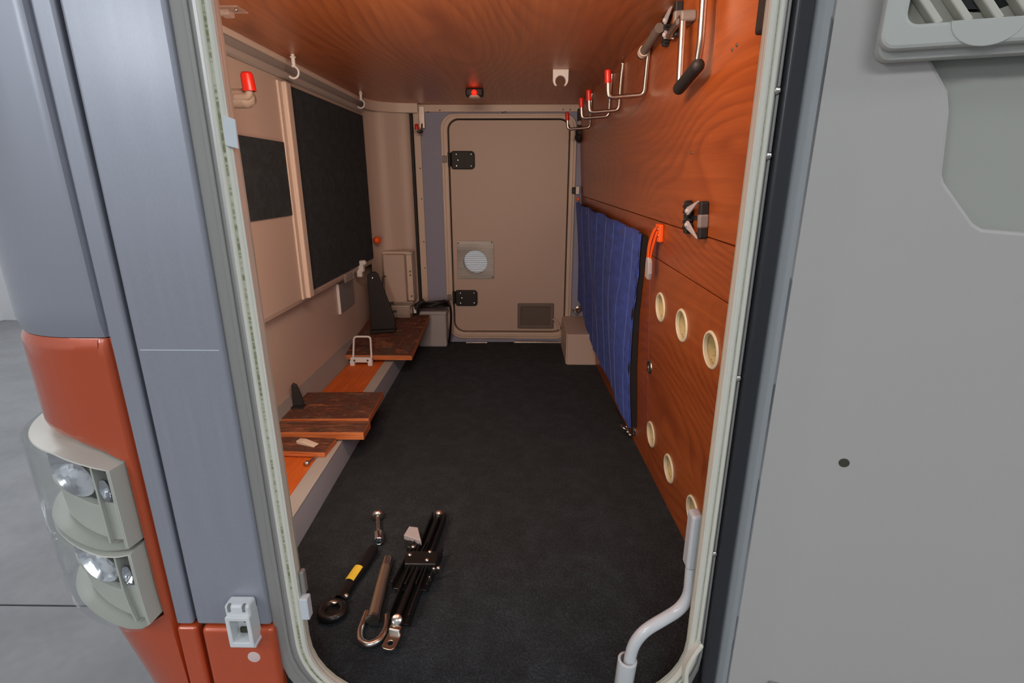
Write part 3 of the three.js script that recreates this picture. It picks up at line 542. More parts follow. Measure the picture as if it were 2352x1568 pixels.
// ------------------------------------------------------------------ open hatch door on the right
{
  const D = struct('door_1', new THREE.BufferGeometry(), M.doorSkin);
  D.position.set(0.344, 0, -0.70); D.rotation.y = -17 * Math.PI / 180;
  D.userData.label = 'open white grey hatch door';
  const recess = [[0.112, 1.02], [0.148, 0.968], [0.154, 0.945], [0.161, 0.877], [0.165, 0.868], [0.203, 0.822], [0.213, 0.816], [0.26, 0.8125], [0.34, 0.8125], [0.39, 0.825], [0.44, 0.88], [0.445, 0.96], [0.42, 1.06], [0.112, 1.06]].reverse();
  const front = prism([[0.012, -0.02], [0.65, -0.02], [0.65, 1.21], [0.012, 1.21]], 0.012, 0.0045, [recess]).translate(0, 0, -0.012);
  const edge = prism([[-0.014, -0.040], [-0.014, -0.021], [-0.011, -0.017], [0.0, -0.0035], [0.006, -0.0005], [0.0165, 0], [0.02, -0.012], [0.02, -0.040]], 1.23).rotateX(-Math.PI / 2).scale(1, 1, -1);
  // the outline above is (x, depth); after the turn depth lies on z and the length on y
  const fix = edge.attributes.position; for (let i = 0; i < fix.count; i++) { /* x stays, y holds the length, z the depth */ }
  edge.computeBoundingBox();
  D.geometry = merge([front, slab(0.0, 0.65, -0.02, 1.21, -0.04, -0.0165)]);
  const ePos = [], eOut = [[-0.014, -0.040], [-0.014, -0.021], [-0.012, -0.018], [0.0, -0.0045], [0.003, -0.002], [0.008, -0.0005], [0.014, 0], [0.02, 0]];
  const eg = shell((u, v) => { const k = u * (eOut.length - 1), i = Math.min(eOut.length - 2, Math.floor(k)), f = k - i; return [mix(eOut[i][0], eOut[i + 1][0], f), mix(-0.02, 1.21, v), mix(eOut[i][1], eOut[i + 1][1], f)]; }, (u, v) => [0.02, mix(-0.02, 1.21, v), mix(-0.04, -0.012, u)], 28, 1);
  add('door_edge', eg, M.doorEdge, D, 'grey rounded door edge');
  add('recess_panel', slab(0.09, 0.46, 0.79, 1.07, -0.0165, -0.0125), M.recess, D, 'recessed rough panel under the vent');
  add('latch_hole', [turned([[0, 0.0004], [0.0058, 0.0004], [0.0068, 0.0002], [0.007, -0.001]], [0.122, 0.488, 0.0002], [0, 0, 1], 20)], M.oliveDark, D, 'small dark round hole');
  // latch plate at the lower edge
  const lp = add('latch_plate', ring(rrPts(0.079, 0.19, -0.005, 0.071, 0.003, 2), rrPts(0.087, 0.182, 0.004, 0.063, 0.002, 2), 0, 0.008, 0.002), M.greyPlate, D, 'grey latch frame');
  add('latch_well', box(0.085, 0.184, 0.002, 0.065, 0, 0.002, 0.0005), M.ventDark, lp);
  // vent cowl: flange, rim, grid and the dark fan opening behind
  const vt = add('vent', ring(rrPts(0.062, 0.42, 1.0075, 1.21, 0.016, 6), rrPts(0.085, 0.39, 1.0315, 1.185, 0.012, 6), 0.016, 0.031, 0.004), M.ventPlastic, D, 'pale plastic fan vent with slanted bars');
  add('vent_flange', ring(rrPts(0.066, 0.416, 0.999, 1.206, 0.014, 6), rrPts(0.083, 0.392, 1.029, 1.187, 0.012, 6), 0.0, 0.018, 0.002), M.ventPlastic, vt);
  add('fan_plate', prism(rrPts(0.078, 0.40, 1.023, 1.195, 0.01, 4), 0.004, 0, [circlePath(0.158, 1.099, 0.057), circlePath(0.302, 1.099, 0.057)]).translate(0, 0, 0.006), M.ventCream, vt);
  add('fan_opening', [slab(0.080, 0.395, 1.025, 1.192, -0.002, 0.0005)], M.ventDark, vt);
  const blades = [];
  for (const cx of [0.158, 0.302]) for (let k = 0; k < 7; k++) { const a = k * Math.PI * 2 / 7; blades.push(box(0.014, 0.053, -0.012, 0.012, -0.0008, 0.0008, 0.0003).rotateX(0.5).rotateZ(a).translate(cx, 1.099, 0.0035)); }
  blades.push(cyl([0.158, 1.099, 0.001], [0.158, 1.099, 0.007], 0.016), cyl([0.302, 1.099, 0.001], [0.302, 1.099, 0.007], 0.016));
  add('fan_blades', blades, M.blackPlastic, vt);
  for (let i = 0; i < 13; i++) {
    const s = 0.070 + i * 0.0265, y0 = 1.0305, L = 0.21, dir = [-0.62, 0.78];
    let a = [s + 0.02, y0], b = [a[0] + dir[0] * L, a[1] + dir[1] * L];
    if (b[0] < 0.085) { const f = (a[0] - 0.085) / (a[0] - b[0]); b = [mix(a[0], b[0], f), mix(a[1], b[1], f)]; }
    if (b[1] > 1.186) { const f = (1.186 - a[1]) / (b[1] - a[1]); b = [mix(a[0], b[0], f), mix(a[1], b[1], f)]; }
    if (Math.hypot(b[0] - a[0], b[1] - a[1]) < 0.01 || a[0] > 0.392) continue;
    const ln = Math.hypot(b[0] - a[0], b[1] - a[1]);
    add('bar', box(0, ln, -0.0037, 0.0037, 0, 0.016, 0.0018).rotateZ(Math.atan2(b[1] - a[1], b[0] - a[0])).translate(a[0], a[1], 0.012), M.ventCream, vt);
  }
  const tab = new THREE.Shape(); tab.absellipse(0.158, 1.0305, 0.032, 0.0245, Math.PI, Math.PI * 2, false);
  add('tab', new THREE.ExtrudeGeometry(tab, { depth: 0.0006, bevelEnabled: true, bevelSize: 0.0008, bevelThickness: 0.0008, bevelSegments: 2, curveSegments: 24 }).translate(0, 0, 0.0305), M.ventPlastic, vt);
}
// white stay arm at the lower right of the opening
{
  const t = thing('door_stay', 'white bent tube stay at the lower right of the opening', 'door stay', [0.24, 0, -0.73]);
  add('holder', prism(rrPts(0.279, 0.299, 0.25, 0.355, 0.006, 4), 0.026, 0.004).translate(0, 0, -0.748), M.tubeWhite, t);
  add('tube', bent([[0.29, 0.33, -0.735], [0.293, 0.172, -0.732], [0.204, 0.116, -0.72], [0.191, 0.03, -0.716], [0.188, 0.01, -0.716]], 0.0105, 0.035, 120, 16), M.tubeWhite, t);
  add('sleeve', turned([[0.0125, 0], [0.0165, 0], [0.017, -0.002], [0.0165, -0.08], [0, -0.08]], [0.1925, 0.066, -0.717], [0.06, 1, 0], 24), M.tubeWhite, t);
}
single('hinge_cover', box(0.385, 0.4, 0.374, 0.442, -0.945, -0.885, 0.005), M.blackPlastic, 'black hinge cover low on the wood wall beside the right seal', 'hinge cover');
single('hinge_cover', box(0.345, 0.36, 1.075, 1.15, -0.88, -0.82, 0.005), M.blackPlastic, 'black hinge cover at the top of the wood wall beside the right seal', 'hinge cover');

// ------------------------------------------------------------------ left wall furnishings
single('felt_panel', boxUV(box(-0.75, -0.744, 0.494, 1.163, -2.655, -1.815, 0.002)), M.felt, 'large black felt panel on the left wall beyond the batten', 'felt panel');
single('felt_panel', boxUV(box(-0.75, -0.744, 0.762, 0.986, -1.745, -1.15, 0.002)), M.felt, 'small black felt panel on the left wall next to the seal', 'felt panel');
{
  const t = thing('storage_hook', 'thick beige sleeved hook with red cap on the left wall', 'hook', [-0.75, 1.05, -1.3]);
  add('arm', [cyl([-0.75, 1.05, -1.30], [-0.63, 1.05, -1.30], 0.021, 0.021, 28), turned([[0, 0.02], [0.012, 0.018], [0.02, 0.006], [0.021, -0.002]], [-0.63, 1.05, -1.30], [1, 0, 0], 28), box(-0.75, -0.742, 1.01, 1.12, -1.33, -1.27, 0.003)], M.hookSleeve, t);
  add('rod', bent([[-0.645, 1.051, -1.285], [-0.615, 1.052, -1.285], [-0.612, 1.085, -1.285]], 0.0085, 0.01, 30), M.hookSleeve, t);
  add('cap', turned([[0, 0.04], [0.010, 0.039], [0.0135, 0.034], [0.0145, 0], [0.011, 0]], [-0.612, 1.063, -1.285], [-0.06, 1, 0], 24), M.redPlastic, t, 'bright red end cap');
}
// cup hooks in the ceiling
[[-0.683, -1.736, 'white cup hook in the ceiling near the batten'], [-0.678, -2.414, 'white cup hook in the ceiling at the far rear corner']].forEach(([x, z, lab]) => {
  const t = thing('cup_hook', lab, 'hook', [x, CY, z], 'white ceiling cup hooks');
  add('stem', [cyl([x, CY, z], [x, CY - 0.032, z], 0.0055), turned([[0.0055, 0], [0.009, 0.002], [0.009, 0.004], [0.004, 0.006]], [x, CY - 0.01, z], [0, 1, 0], 16)], M.whitePlastic, t);
  const pts = []; for (let i = 0; i <= 12; i++) { const a = Math.PI / 2 - i / 12 * 3.9; pts.push([x - 0.004 + 0.0165 * Math.cos(a), CY - 0.048 + 0.0165 * Math.sin(a), z]); }
  add('hook', spline(pts, 0.0032, 50, 8), M.whitePlastic, t);
});
{
  const t = thing('ceiling_clip', 'small clear plastic clip on the ceiling above the left seal', 'clip', [-0.647, CY, -1.30]);
  add('plate', box(-0.685, -0.61, CY - 0.004, CY, -1.325, -1.275, 0.0015), M.clearPlastic, t);
  add('catch', [box(-0.658, -0.636, CY - 0.016, CY - 0.004, -1.315, -1.285, 0.003)], M.clearPlastic, t);
  add('screw', screwHead([-0.625, CY - 0.004, -1.30], [0, -1, 0], 0.004), M.steel, t);
  add('screw', screwHead([-0.67, CY - 0.004, -1.29], [0, -1, 0], 0.004), M.steel, t);
}
{
  const t = thing('spring_clip', 'white spring clip on the ceiling before the far hatch', 'clip', [0.136, CY, -1.973]);
  const s = [[-0.027, 0.0], [-0.0265, -0.028]]; const out = [];
  for (let i = 0; i <= 14; i++) { const a = Math.PI * 0.98 + (Math.PI * 0.30) * i / 14; out.push([0.0265 * Math.cos(a), -0.031 + 0.0265 * Math.sin(a)]); }
  const inn = []; for (let i = 0; i <= 24; i++) { const a = Math.PI * 1.28 - (Math.PI * 1.56) * i / 24; inn.push([0.0175 * Math.cos(a), -0.0365 + 0.0175 * Math.sin(a)]); }
  const outR = out.map(([x, y]) => [-x, y]).reverse();
  add('clip', prism([[-0.027, 0], ...out, ...inn, ...outR, [0.027, 0]].reverse(), 0.016, 0.0015).translate(0.136, CY, -1.981), M.whitePlastic, t);
}
{
  const t = thing('indicator_switch', 'black ceiling switch with a glowing red lamp', 'switch', [-0.189, CY, -2.345]);
  add('block', [box(-0.225, -0.153, CY - 0.032, CY, -2.37, -2.325, 0.008)], M.blackPlastic, t);
  add('lamp', ball([-0.189, CY - 0.019, -2.324], 0.0125, 1, 1.0, 0.7), M.redGlow, t, 'glowing red lamp');
  add('base', turned([[0, 0.008], [0.022, 0.006], [0.025, 0], [0.025, -0.003]], [-0.189, CY - 0.031, -2.345], [0, -1, 0], 24), M.beigeTrim, t);
  const l = new THREE.PointLight(new THREE.Color(1, 0.05, 0.03), 0.0012, 1.5, 2); l.position.set(-0.189, CY - 0.019, -2.31); l.castShadow = true; scene.add(l);
}
// warm strip lamp just inside the opening
{
  const t = thing('garage_lamp', 'slim warm strip lamp on the inside of the wall above the open hatch', 'strip light', [-0.1, 1.16, -0.755]);
  add('housing', box(-0.32, 0.12, 1.16, 1.205, -0.766, -0.742, 0.004), M.whitePlastic, t);
  add('diffuser', box(-0.31, 0.11, 1.165, 1.20, -0.771, -0.764, 0.002), M.warmGlow, t);
  areaLight(GARAGE_COLOR, GARAGE_LIGHT, 0.42, 0.033, [-0.1, 1.1825, -0.774], [-0.1, 1.06, -1.774]);
}
{
  const t = thing('garage_lamp', 'slim warm strip lamp upright on the inside of the wall left of the open hatch', 'strip light', [-0.45, 0.35, -0.755]);
  add('housing', box(-0.475, -0.425, 0.34, 1.15, -0.766, -0.742, 0.004), M.whitePlastic, t);
  add('diffuser', box(-0.47, -0.43, 0.345, 1.145, -0.771, -0.764, 0.002), M.warmGlow, t);
  areaLight(GARAGE_COLOR, GARAGE_LIGHT * 0.5, 0.036, 0.79, [-0.45, 0.745, -0.774], [-0.05, 0.80, -1.774]);
}
// low bench along the left wall
{
  const t = thing('bench_box', 'low grey bench box with orange plywood top along the left wall', 'bench', [-0.66, 0, -1.7]);
  const rot = (g) => { g.translate(0.545, 0, 1.09); g.rotateY(-0.018 * 0 + Math.atan(0.018)); g.translate(-0.545, 0, -1.09); return g; };
  add('front_panel', rot(box(-0.562, -0.548, 0, 0.0885, -2.6, -0.9, 0.002)), M.benchGrey, t, 'grey front panel');
  add('front_rim', rot(box(-0.590, -0.547, 0.0885, 0.0925, -2.6, -0.9, 0.0015)), M.benchTop, t);
  add('deck', rot(boxUV(box(-0.752, -0.588, 0.082, 0.0895, -2.6, -0.9, 0.001), false)), M.ply, t, 'orange plywood top');
  add('rear_strip', prism([[-0.79, 0.05], [-0.768, 0.05], [-0.763, 0.093], [-0.786, 0.165], [-0.79, 0.165]], 1.62, 0.001).translate(0, 0, -2.6), M.railGrey, t, 'grey rear upstand');
  add('rear_rim', rot(box(-0.776, -0.750, 0.0885, 0.0925, -2.6, -0.98, 0.0015)), M.benchTop, t);
  add('base', rot(slab(-0.755, -0.565, 0.0, 0.07, -2.55, -0.93)), M.bodyDark, t);
}
// planks across the bench
function plank(label, c, w, d, th, rx, ry, mat, yb) {
  const t = thing('plank', label, 'plank', [c[0], yb, c[1]]);
  const g = boxUV(new RoundedBoxGeometry(w, th, d, 2, 0.002).translate(0, th / 2, 0), true, w / 2, d / 2 + c[1]);
  const m = new THREE.Mesh(new THREE.BufferGeometry(), mat);
  // painted face and bare sides
  const p = g.attributes.position, n = g.attributes.normal, top = [], side = [];
  for (let i = 0; i < p.count; i += 3) (n.getY(i) + n.getY(i + 1) + n.getY(i + 2) > 2.2 ? top : side).push(i, i + 1, i + 2);
  const pick = (ids) => { const q = new THREE.BufferGeometry(); for (const k of ['position', 'normal', 'uv']) { const a = g.attributes[k]; const arr = []; for (const i of ids) for (let j = 0; j < a.itemSize; j++) arr.push(a.array[i * a.itemSize + j]); q.setAttribute(k, new THREE.Float32BufferAttribute(arr, a.itemSize)); } return q; };
  const a = pick(top), u = a.attributes.uv; for (let i = 0; i < u.count; i++) u.setXY(i, a.attributes.position.getX(i) / w + 0.5, a.attributes.position.getZ(i) / d + 0.5);
  add('painted_face', a, mat, t).geometry.translate(c[0], yb, c[1]); add('board', pick(side), M.rawEdge, t, 'bare orange wood edges').geometry.translate(c[0], yb, c[1]);
  t.rotation.set(rx, ry, 0, 'YXZ'); return t;
}
plank('long dark stained plank at the far end of the bench', [-0.628, -2.425], 0.305, 0.47, 0.024, 0.145, -0.01, M.plankA, 0.140);
plank('dark weathered plank beyond the orange edged one, by the small black bracket', [-0.637, -1.655], 0.285, 0.225, 0.022, 0.0, 0.03, M.plankB, 0.108);
plank('worn plank with bare orange front edge in the middle of the bench', [-0.63, -1.495], 0.295, 0.082, 0.026, 0.0, 0.01, M.plankC, 0.1);
plank('short thin board nearest the opening with a pale wedge on it', [-0.672, -1.408], 0.21, 0.09, 0.017, 0.0, -0.05, M.plankD, 0.093);
{
  single('bearer', boxUV(box(-0.75, -0.52, 0.092, 0.165, -2.62, -2.56, 0.002), true), M.rawEdge, 'wooden bearer under the far end of the long plank', 'bearer');
  single('bearer', boxUV(box(-0.74, -0.56, 0.0925, 0.1075, -1.75, -1.60, 0.002), true), M.rawEdge, 'thin wooden packer under the dark weathered plank', 'bearer');
  single('wedge', prism([[-0.648, 0], [-0.585, 0.0], [-0.582, 0.004], [-0.63, 0.012], [-0.65, 0.010]], 0.022, 0.002).rotateY(-0.35).translate(-0.055, 0.11, -1.205), M.palePaper, 'pale wooden wedge on the short board', 'wedge');
  const t = thing('screw_bolt', 'loose bright bolt on the orange plywood near the opening', 'bolt', [-0.6, 0.09, -1.33]);
  add('shank', cyl([-0.606, 0.097, -1.318], [-0.592, 0.096, -1.37], 0.0035), M.steel, t);
  add('head', turned([[0, 0.005], [0.008, 0.004], [0.0085, -0.004], [0, -0.005]], [-0.607, 0.0985, -1.315], [-0.25, 0.1, 1], 6), M.steel, t);
}
{
  const t = thing('wire_bracket', 'white wire bracket with footed base on the bench', 'bracket', [-0.697, 0.09, -2.172]);
  add('base', [box(-0.745, -0.65, 0.104, 0.127, -2.178, -2.162, 0.003), box(-0.747, -0.727, 0.0895, 0.112, -2.18, -2.158, 0.003), box(-0.668, -0.648, 0.0895, 0.112, -2.18, -2.158, 0.003)], M.whitePlastic, t);
  for (const x of [-0.727, -0.668]) add('screw', screwHead([x, 0.114, -2.162], [0, 0, 1], 0.005), M.screw, t);
  add('loop', bent([[-0.733, 0.125, -2.17], [-0.722, 0.221, -2.172], [-0.650, 0.221, -2.172], [-0.652, 0.125, -2.17]], 0.0045, 0.014, 80, 10), M.whitePlastic, t);
}
{
  const t = thing('support_bracket', 'tall black tapered bracket standing at the far end of the bench', 'bracket', [-0.67, 0.18, -2.42]);
  add('plate', prism([[-0.722, 0.165], [-0.604, 0.178], [-0.607, 0.245], [-0.612, 0.26], [-0.672, 0.45], [-0.684, 0.46], [-0.708, 0.457], [-0.722, 0.442]], 0.018, 0.004).translate(0, 0, -2.455), M.blackPlastic, t);
  add('flange', prism([[-0.722, 0.165], [-0.60, 0.176], [-0.60, 0.186], [-0.722, 0.178]], 0.05, 0.003).translate(0, 0, -2.455), M.blackPlastic, t);
  for (const [x, y] of [[-0.618, 0.30], [-0.607, 0.262]]) add('lug', box(x - 0.006, x + 0.012, y, y + 0.01, -2.45, -2.44, 0.002), M.blackPlastic, t);
  add('screw', screwHead([-0.698, 0.43, -2.437], [0, 0, 1], 0.006), M.steel, t);
}
{
  const t = thing('support_bracket', 'small black pointed bracket behind the dark plank near the seal', 'bracket', [-0.765, 0.13, -1.65]);
  add('plate', prism([[-0.778, 0.128], [-0.742, 0.128], [-0.746, 0.165], [-0.756, 0.205], [-0.768, 0.214], [-0.775, 0.206]], 0.012, 0.003).rotateY(0.3).translate(-0.036, 0, -1.875), M.blackPlastic, t);
  add('flange', box(-0.785, -0.735, 0.122, 0.134, -1.65, -1.615, 0.003), M.blackPlastic, t);
}
{
  const t = thing('switch_plate', 'grey square cover plate on the lower left wall under the ledge', 'cover plate', [-0.785, 0.32, -2.32]);
  add('frame', box(-0.79, -0.778, 0.312, 0.445, -2.21, -2.202, 0.002), M.whitePlastic, t, 'white edge strip');
  add('plate', box(-0.79, -0.781, 0.316, 0.440, -2.41, -2.21, 0.002), M.greyPlate, t);
}
single('latch_clip', [box(-0.752, -0.728, 0.462, 0.516, -2.44, -2.41, 0.006), ball([-0.728, 0.505, -2.425], 0.013), box(-0.76, -0.735, 0.44, 0.475, -2.43, -2.405, 0.005)], M.whitePlastic, 'small white latch clip at the lower edge of the large felt panel', 'clip');
single('cable_tab', [box(-0.752, -0.742, 0.452, 0.49, -2.32, -2.20, 0.003)], M.clearPlastic, 'clear plastic label tab on the ledge above the cover plate', 'tab');
{
  const t = thing('storage_hook', 'small hook with an orange red cap in the rear corner', 'hook', [-0.72, 0.585, -2.66]);
  add('rod', bent([[-0.745, 0.60, -2.69], [-0.735, 0.585, -2.66], [-0.716, 0.585, -2.64]], 0.005, 0.01, 24), M.beigeTrim, t);
  add('cap', [turned([[0, 0.014], [0.012, 0.012], [0.019, 0.004], [0.019, -0.010], [0.010, -0.014]], [-0.713, 0.586, -2.634], [0.5, 0.1, 1], 20)], M.orangePlastic, t, 'orange red cap');
}
{
  const t = thing('storage_hook', 'hook with dark red cap on a steel strip beside the far hatch', 'hook', [-0.49, 1.1, -2.79]);
  add('strip', [box(-0.505, -0.478, 1.12, 1.222, -2.806, -2.796, 0.002)], M.foil, t);
  add('rod', bent([[-0.49, 1.14, -2.80], [-0.49, 1.105, -2.775], [-0.49, 1.098, -2.70], [-0.495, 1.12, -2.69]], 0.005, 0.01, 40), M.steel, t);
  add('cap', turned([[0, 0.026], [0.009, 0.024], [0.0105, 0], [0.006, 0]], [-0.496, 1.105, -2.688], [-0.1, 1, 0.1], 18), M.redPlastic, t, 'dark red cap');
  add('stop', ball([-0.487, 1.098, -2.715], 0.011, 1.4, 0.8, 1), M.blackPlastic, t);
}
{
  const t = thing('cover_box', 'beige cover box fixed in the rear corner above the bench', 'box', [-0.65, 0.27, -2.66]);
  add('lid', box(-0.70, -0.588, 0.262, 0.512, -2.745, -2.655, 0.008), M.beigeWall, t);
  add('flange', [box(-0.708, -0.556, 0.506, 0.523, -2.76, -2.69, 0.004), box(-0.59, -0.56, 0.262, 0.515, -2.79, -2.70, 0.003)], M.beigeTrim, t);
  for (const [x, y] of [[-0.563, 0.52], [-0.57, 0.42], [-0.57, 0.40], [-0.57, 0.29]]) add('screw', screwHead([x, y, -2.692], [0, 0, 1], 0.004), M.screw, t);
  add('hook_wire', bent([[-0.712, 0.33, -2.655], [-0.704, 0.40, -2.65], [-0.688, 0.402, -2.65]], 0.003, 0.006, 30, 8), M.screw, t);
}
{
  const t = thing('clear_tray', 'small translucent plastic tray on the far end of the long plank', 'tray', [-0.6, 0.2, -2.6]);
  const o = rrPts(-0.648, -0.555, -2.66, -2.565, 0.008, 3), i = rrPts(-0.645, -0.558, -2.657, -2.568, 0.006, 3);
  const flip = (p) => p.map(([x, z]) => [x, -z]).reverse();
  add('wall', prism(flip(o), 0.06, 0, [flip(i).reverse()]).rotateX(-Math.PI / 2).translate(0, 0.205, 0), M.clearPlastic, t);
  add('rim', new THREE.TubeGeometry(new THREE.CatmullRomCurve3(o.map(([x, z]) => V(x, 0.265, z)), true), 60, 0.0025, 6, true), M.beigeTrim, t);
}
{
  const t = thing('low_box', 'grey box on the floor left of the far hatch', 'box', [-0.475, 0, -2.76]);
  add('body', box(-0.552, -0.396, 0, 0.185, -2.81, -2.715, 0.01), M.greyBox, t);
  add('lid', box(-0.55, -0.394, 0.18, 0.2, -2.812, -2.712, 0.006), M.greyBox, t);
}
{
  const t = thing('cable_coil', 'coiled black cable with plug lying on the grey box', 'cable', [-0.47, 0.2, -2.73]);
  const pts = [];
  for (let i = 0; i <= 96; i++) { const a = i / 96 * Math.PI * 2 * 4.6, k = i / 96; pts.push([-0.465 + (0.088 - 0.01 * k + 0.006 * Math.sin(a * 1.7)) * Math.cos(a), 0.225 + 0.03 * k + 0.022 * Math.sin(a + 0.5) * 0.6, -2.725 + (0.062 + 0.006 * Math.cos(a * 2.3)) * Math.sin(a)]); }
  add('coil', spline(pts, 0.0058, 420, 8), M.blackMetal, t);
  add('plug', [turned([[0, 0.05], [0.016, 0.046], [0.02, 0.02], [0.022, 0], [0.018, -0.02], [0, -0.024]], [-0.548, 0.215, -2.665], [0.3, 0.7, 0.4], 20), cyl([-0.538, 0.25, -2.65], [-0.50, 0.27, -2.67], 0.012)], M.blackPlastic, t);
  add('clip', box(-0.552, -0.538, 0.21, 0.245, -2.642, -2.636, 0.002), M.whitePlastic, t);
  add('tail', spline([[-0.40, 0.262, -2.71], [-0.375, 0.25, -2.70], [-0.366, 0.20, -2.70], [-0.372, 0.12, -2.71], [-0.385, 0.04, -2.74], [-0.40, 0.008, -2.78]], 0.0065, 60, 8), M.blackMetal, t);
}

// ------------------------------------------------------------------ right wall furnishings
{
  // blue quilted mat hung on the wood wall: outline in (height, depth)
  const t = thing('blue_mat', 'blue quilted fabric mat hanging on the wood wall', 'mat', [0.35, 0.04, -2.1]);
  const topY = (z) => mix(0.729, 0.766, clamp01((-z - 1.5) / 1.32)) + 0.003 * Math.sin(z * 23);
  const botY = (z) => { const d = -z; return lerpTable([[1.5, 0.07], [1.62, 0.075], [1.8, 0.085], [2.17, 0.115], [2.36, 0.105], [2.46, 0.15], [2.62, 0.20], [2.76, 0.24], [2.9, 0.25]], d); };
  const nearZ = (y) => lerpTable([[0.05, -1.605], [0.1, -1.607], [0.28, -1.614], [0.47, -1.591], [0.645, -1.531], [0.73, -1.5]], y);
  const off = (y, z) => 0.026 + 0.004 * Math.sin(z * 17 + y * 3) + 0.006 * Math.sin(y * 7 + z * 4) + 0.003 * Math.max(0, Math.sin(z * 60)) ** 8 * -1 - 0.002 * (Math.abs(Math.sin(z * 30)) < 0.12 ? 1 : 0);
  const P = (u, v, o) => {
    let y = 0.4, z; z = mix(nearZ(0.4), -2.815, u); y = mix(botY(z), topY(z), v);
    z = mix(nearZ(y), -2.815, u); y = mix(botY(z), topY(z), v);
    return V(RWX(y, z), y, z).addScaledVector(rwN, off(y, z) + o).toArray();
  };
  const g = shell((u, v) => P(u, v, 0.005), (u, v) => P(u, v, -0.003), 150, 40);
  clean(g); boxUV(g);
  add('fabric', g, M.blueMat, t, 'blue quilted fabric');
  // stitched seams
  for (const z of [-1.66, -1.78, -1.91, -2.05, -2.2, -2.38, -2.56]) {
    const pts = []; for (let k = 0; k <= 14; k++) { const y = mix(botY(z) + 0.006, topY(z) - 0.006, k / 14), zz = z + (nearZ(y) - nearZ(0.4)) * (1 - clamp01((-z - 1.5) / 1.3)); pts.push(V(RWX(y, zz), y, zz).addScaledVector(rwN, off(y, zz) + 0.0055).toArray()); }
    add('stitching', spline(pts, 0.0011, 40, 6), M.stitch, t);
  }
  const gb = shell((u, v) => P(u * 0.985 + 0.004, v * 0.985, -0.0035), (u, v) => { const p = P(u * 0.985 + 0.004, v * 0.985, 0); const q = V(RWX(p[1], p[2]), p[1], p[2]).addScaledVector(rwN, 0.0015); return q.toArray(); }, 60, 20);
  add('backing', gb, M.matEdge, t, 'black foam backing');
  add('binding', spline([...Array(15)].map((_, k) => P(0.003, k / 14, 0.001)), 0.004, 60, 8), M.matEdge, t);
  for (const u of [0.11, 0.185, 0.7]) add('eyelet', turned([[0.002, 0.001], [0.006, 0.0015], [0.007, 0]], P(u, 0.965, 0.0055), rwN.toArray(), 14), M.steel, t);
}
{
  // storage hooks: plate and double bend, red caps
  const t = onWall('storage_hook', 'chrome hook with red cap on the wood wall, nearest the opening', 'hook', 1.2, -1.54, 'red capped hooks on the wood wall');
  const mk = (g) => {
    add('rod', bent([[0.034, 0.02, 0.004], [0.022, -0.02, 0.007], [-0.008, -0.108, 0.008], [-0.008, -0.110, 0.105], [-0.006, -0.055, 0.106]], 0.0062, 0.016, 120, 12), M.steel, g);
    add('cap', turned([[0, 0.033], [0.006, 0.0325], [0.0086, 0.029], [0.009, 0], [0.006, 0]], [-0.0065, -0.074, 0.1055], [0.03, 1, 0.03], 18), M.redPlastic, g, 'bright red cap');
    add('screw', screwHead([0.034, 0.022, 0.009], [0, 0, 1], 0.005), M.steel, g);
  };
  mk(t);
  [[1.2, -1.86, 'chrome hook with red cap on the wood wall, second from the opening'], [1.2, -2.03, 'chrome hook with red cap on the wood wall, third from the opening'], [1.2, -2.45, 'chrome hook with red cap on the wood wall, beside the far hatch']].forEach(([y, z, lab]) => {
    const c = t.clone(); c.name = numbered('storage_hook'); c.position.set(0, 0, 0); c.rotation.set(0, 0, 0); c.scale.set(1, 1, 1); c.applyMatrix4(rwM(y, z)); c.userData.label = lab; scene.add(c);
  });
}
{
  // broom holders with two rollers
  const mk = (g) => {
    add('body', [prism(rrPts(0.029, 0.045, -0.037, 0.037, 0.005, 3), 0.017, 0.003), prism(rrPts(0.012, 0.034, -0.012, 0.012, 0.004, 3), 0.012, 0.002), prism(rrPts(-0.05, 0.04, -0.004, 0.004, 0.002, 3), 0.003, 0.001)], M.blackPlastic, g);
    add('centre_band', prism(rrPts(0.032, 0.047, -0.015, 0.012, 0.004, 3), 0.019, 0.003), M.greyPlastic, g);
    for (const s of [-1, 1]) {
      const c = [-0.036, s * 0.0145], tip = [0.024, s * 0.0365], dx = tip[0] - c[0], dy = tip[1] - c[1], a0 = Math.atan2(dy, dx), o = [[tip[0], tip[1] + 0.0012], [tip[0], tip[1] - 0.0012]];
      for (let k = 0; k <= 16; k++) { const a = a0 - 1.45 - k / 16 * (2 * Math.PI - 2.9); o.push([c[0] + 0.0105 * Math.cos(a), c[1] + 0.0085 * Math.sin(a)]); }
      add('arm', prism(o.reverse(), 0.004, 0.001).translate(0, 0, 0.012), M.rollerGrey, g);
      add('rivet', turned([[0, 0.005], [0.003, 0.0045], [0.005, 0.0025], [0.0055, 0]], [c[0] - 0.001, c[1], 0.0155], [0, 0, 1], 18), M.rollerGrey, g);
      const teeth = [cyl([-0.055, s * 0.0165, 0.002], [-0.055, s * 0.0165, 0.0125], 0.0135, 0.0135, 24)];
      for (let k = 0; k < 9; k++) { const a = k / 9 * Math.PI * 2; teeth.push(box(-0.0045, 0.0045, -0.003, 0.003, -0.006, 0.006, 0.001).rotateZ(a).translate(-0.055 + 0.0145 * Math.cos(a), s * 0.0165 + 0.0145 * Math.sin(a), 0.0075)); }
      add('rubber_wheel', teeth, M.blackPlastic, g);
    }
  };
  const a = onWall('broom_holder', 'black broom holder with two grey rollers in the middle of the wood wall', 'broom holder', 0.795, -1.112);
  mk(a);
  const b = a.clone(); b.name = numbered('broom_holder'); b.position.set(0, 0, 0); b.rotation.set(0, 0, 0); b.applyMatrix4(rwM(1.203, -1.31)); b.userData.label = 'black broom holder with two grey rollers high under the ceiling'; scene.add(b);
}
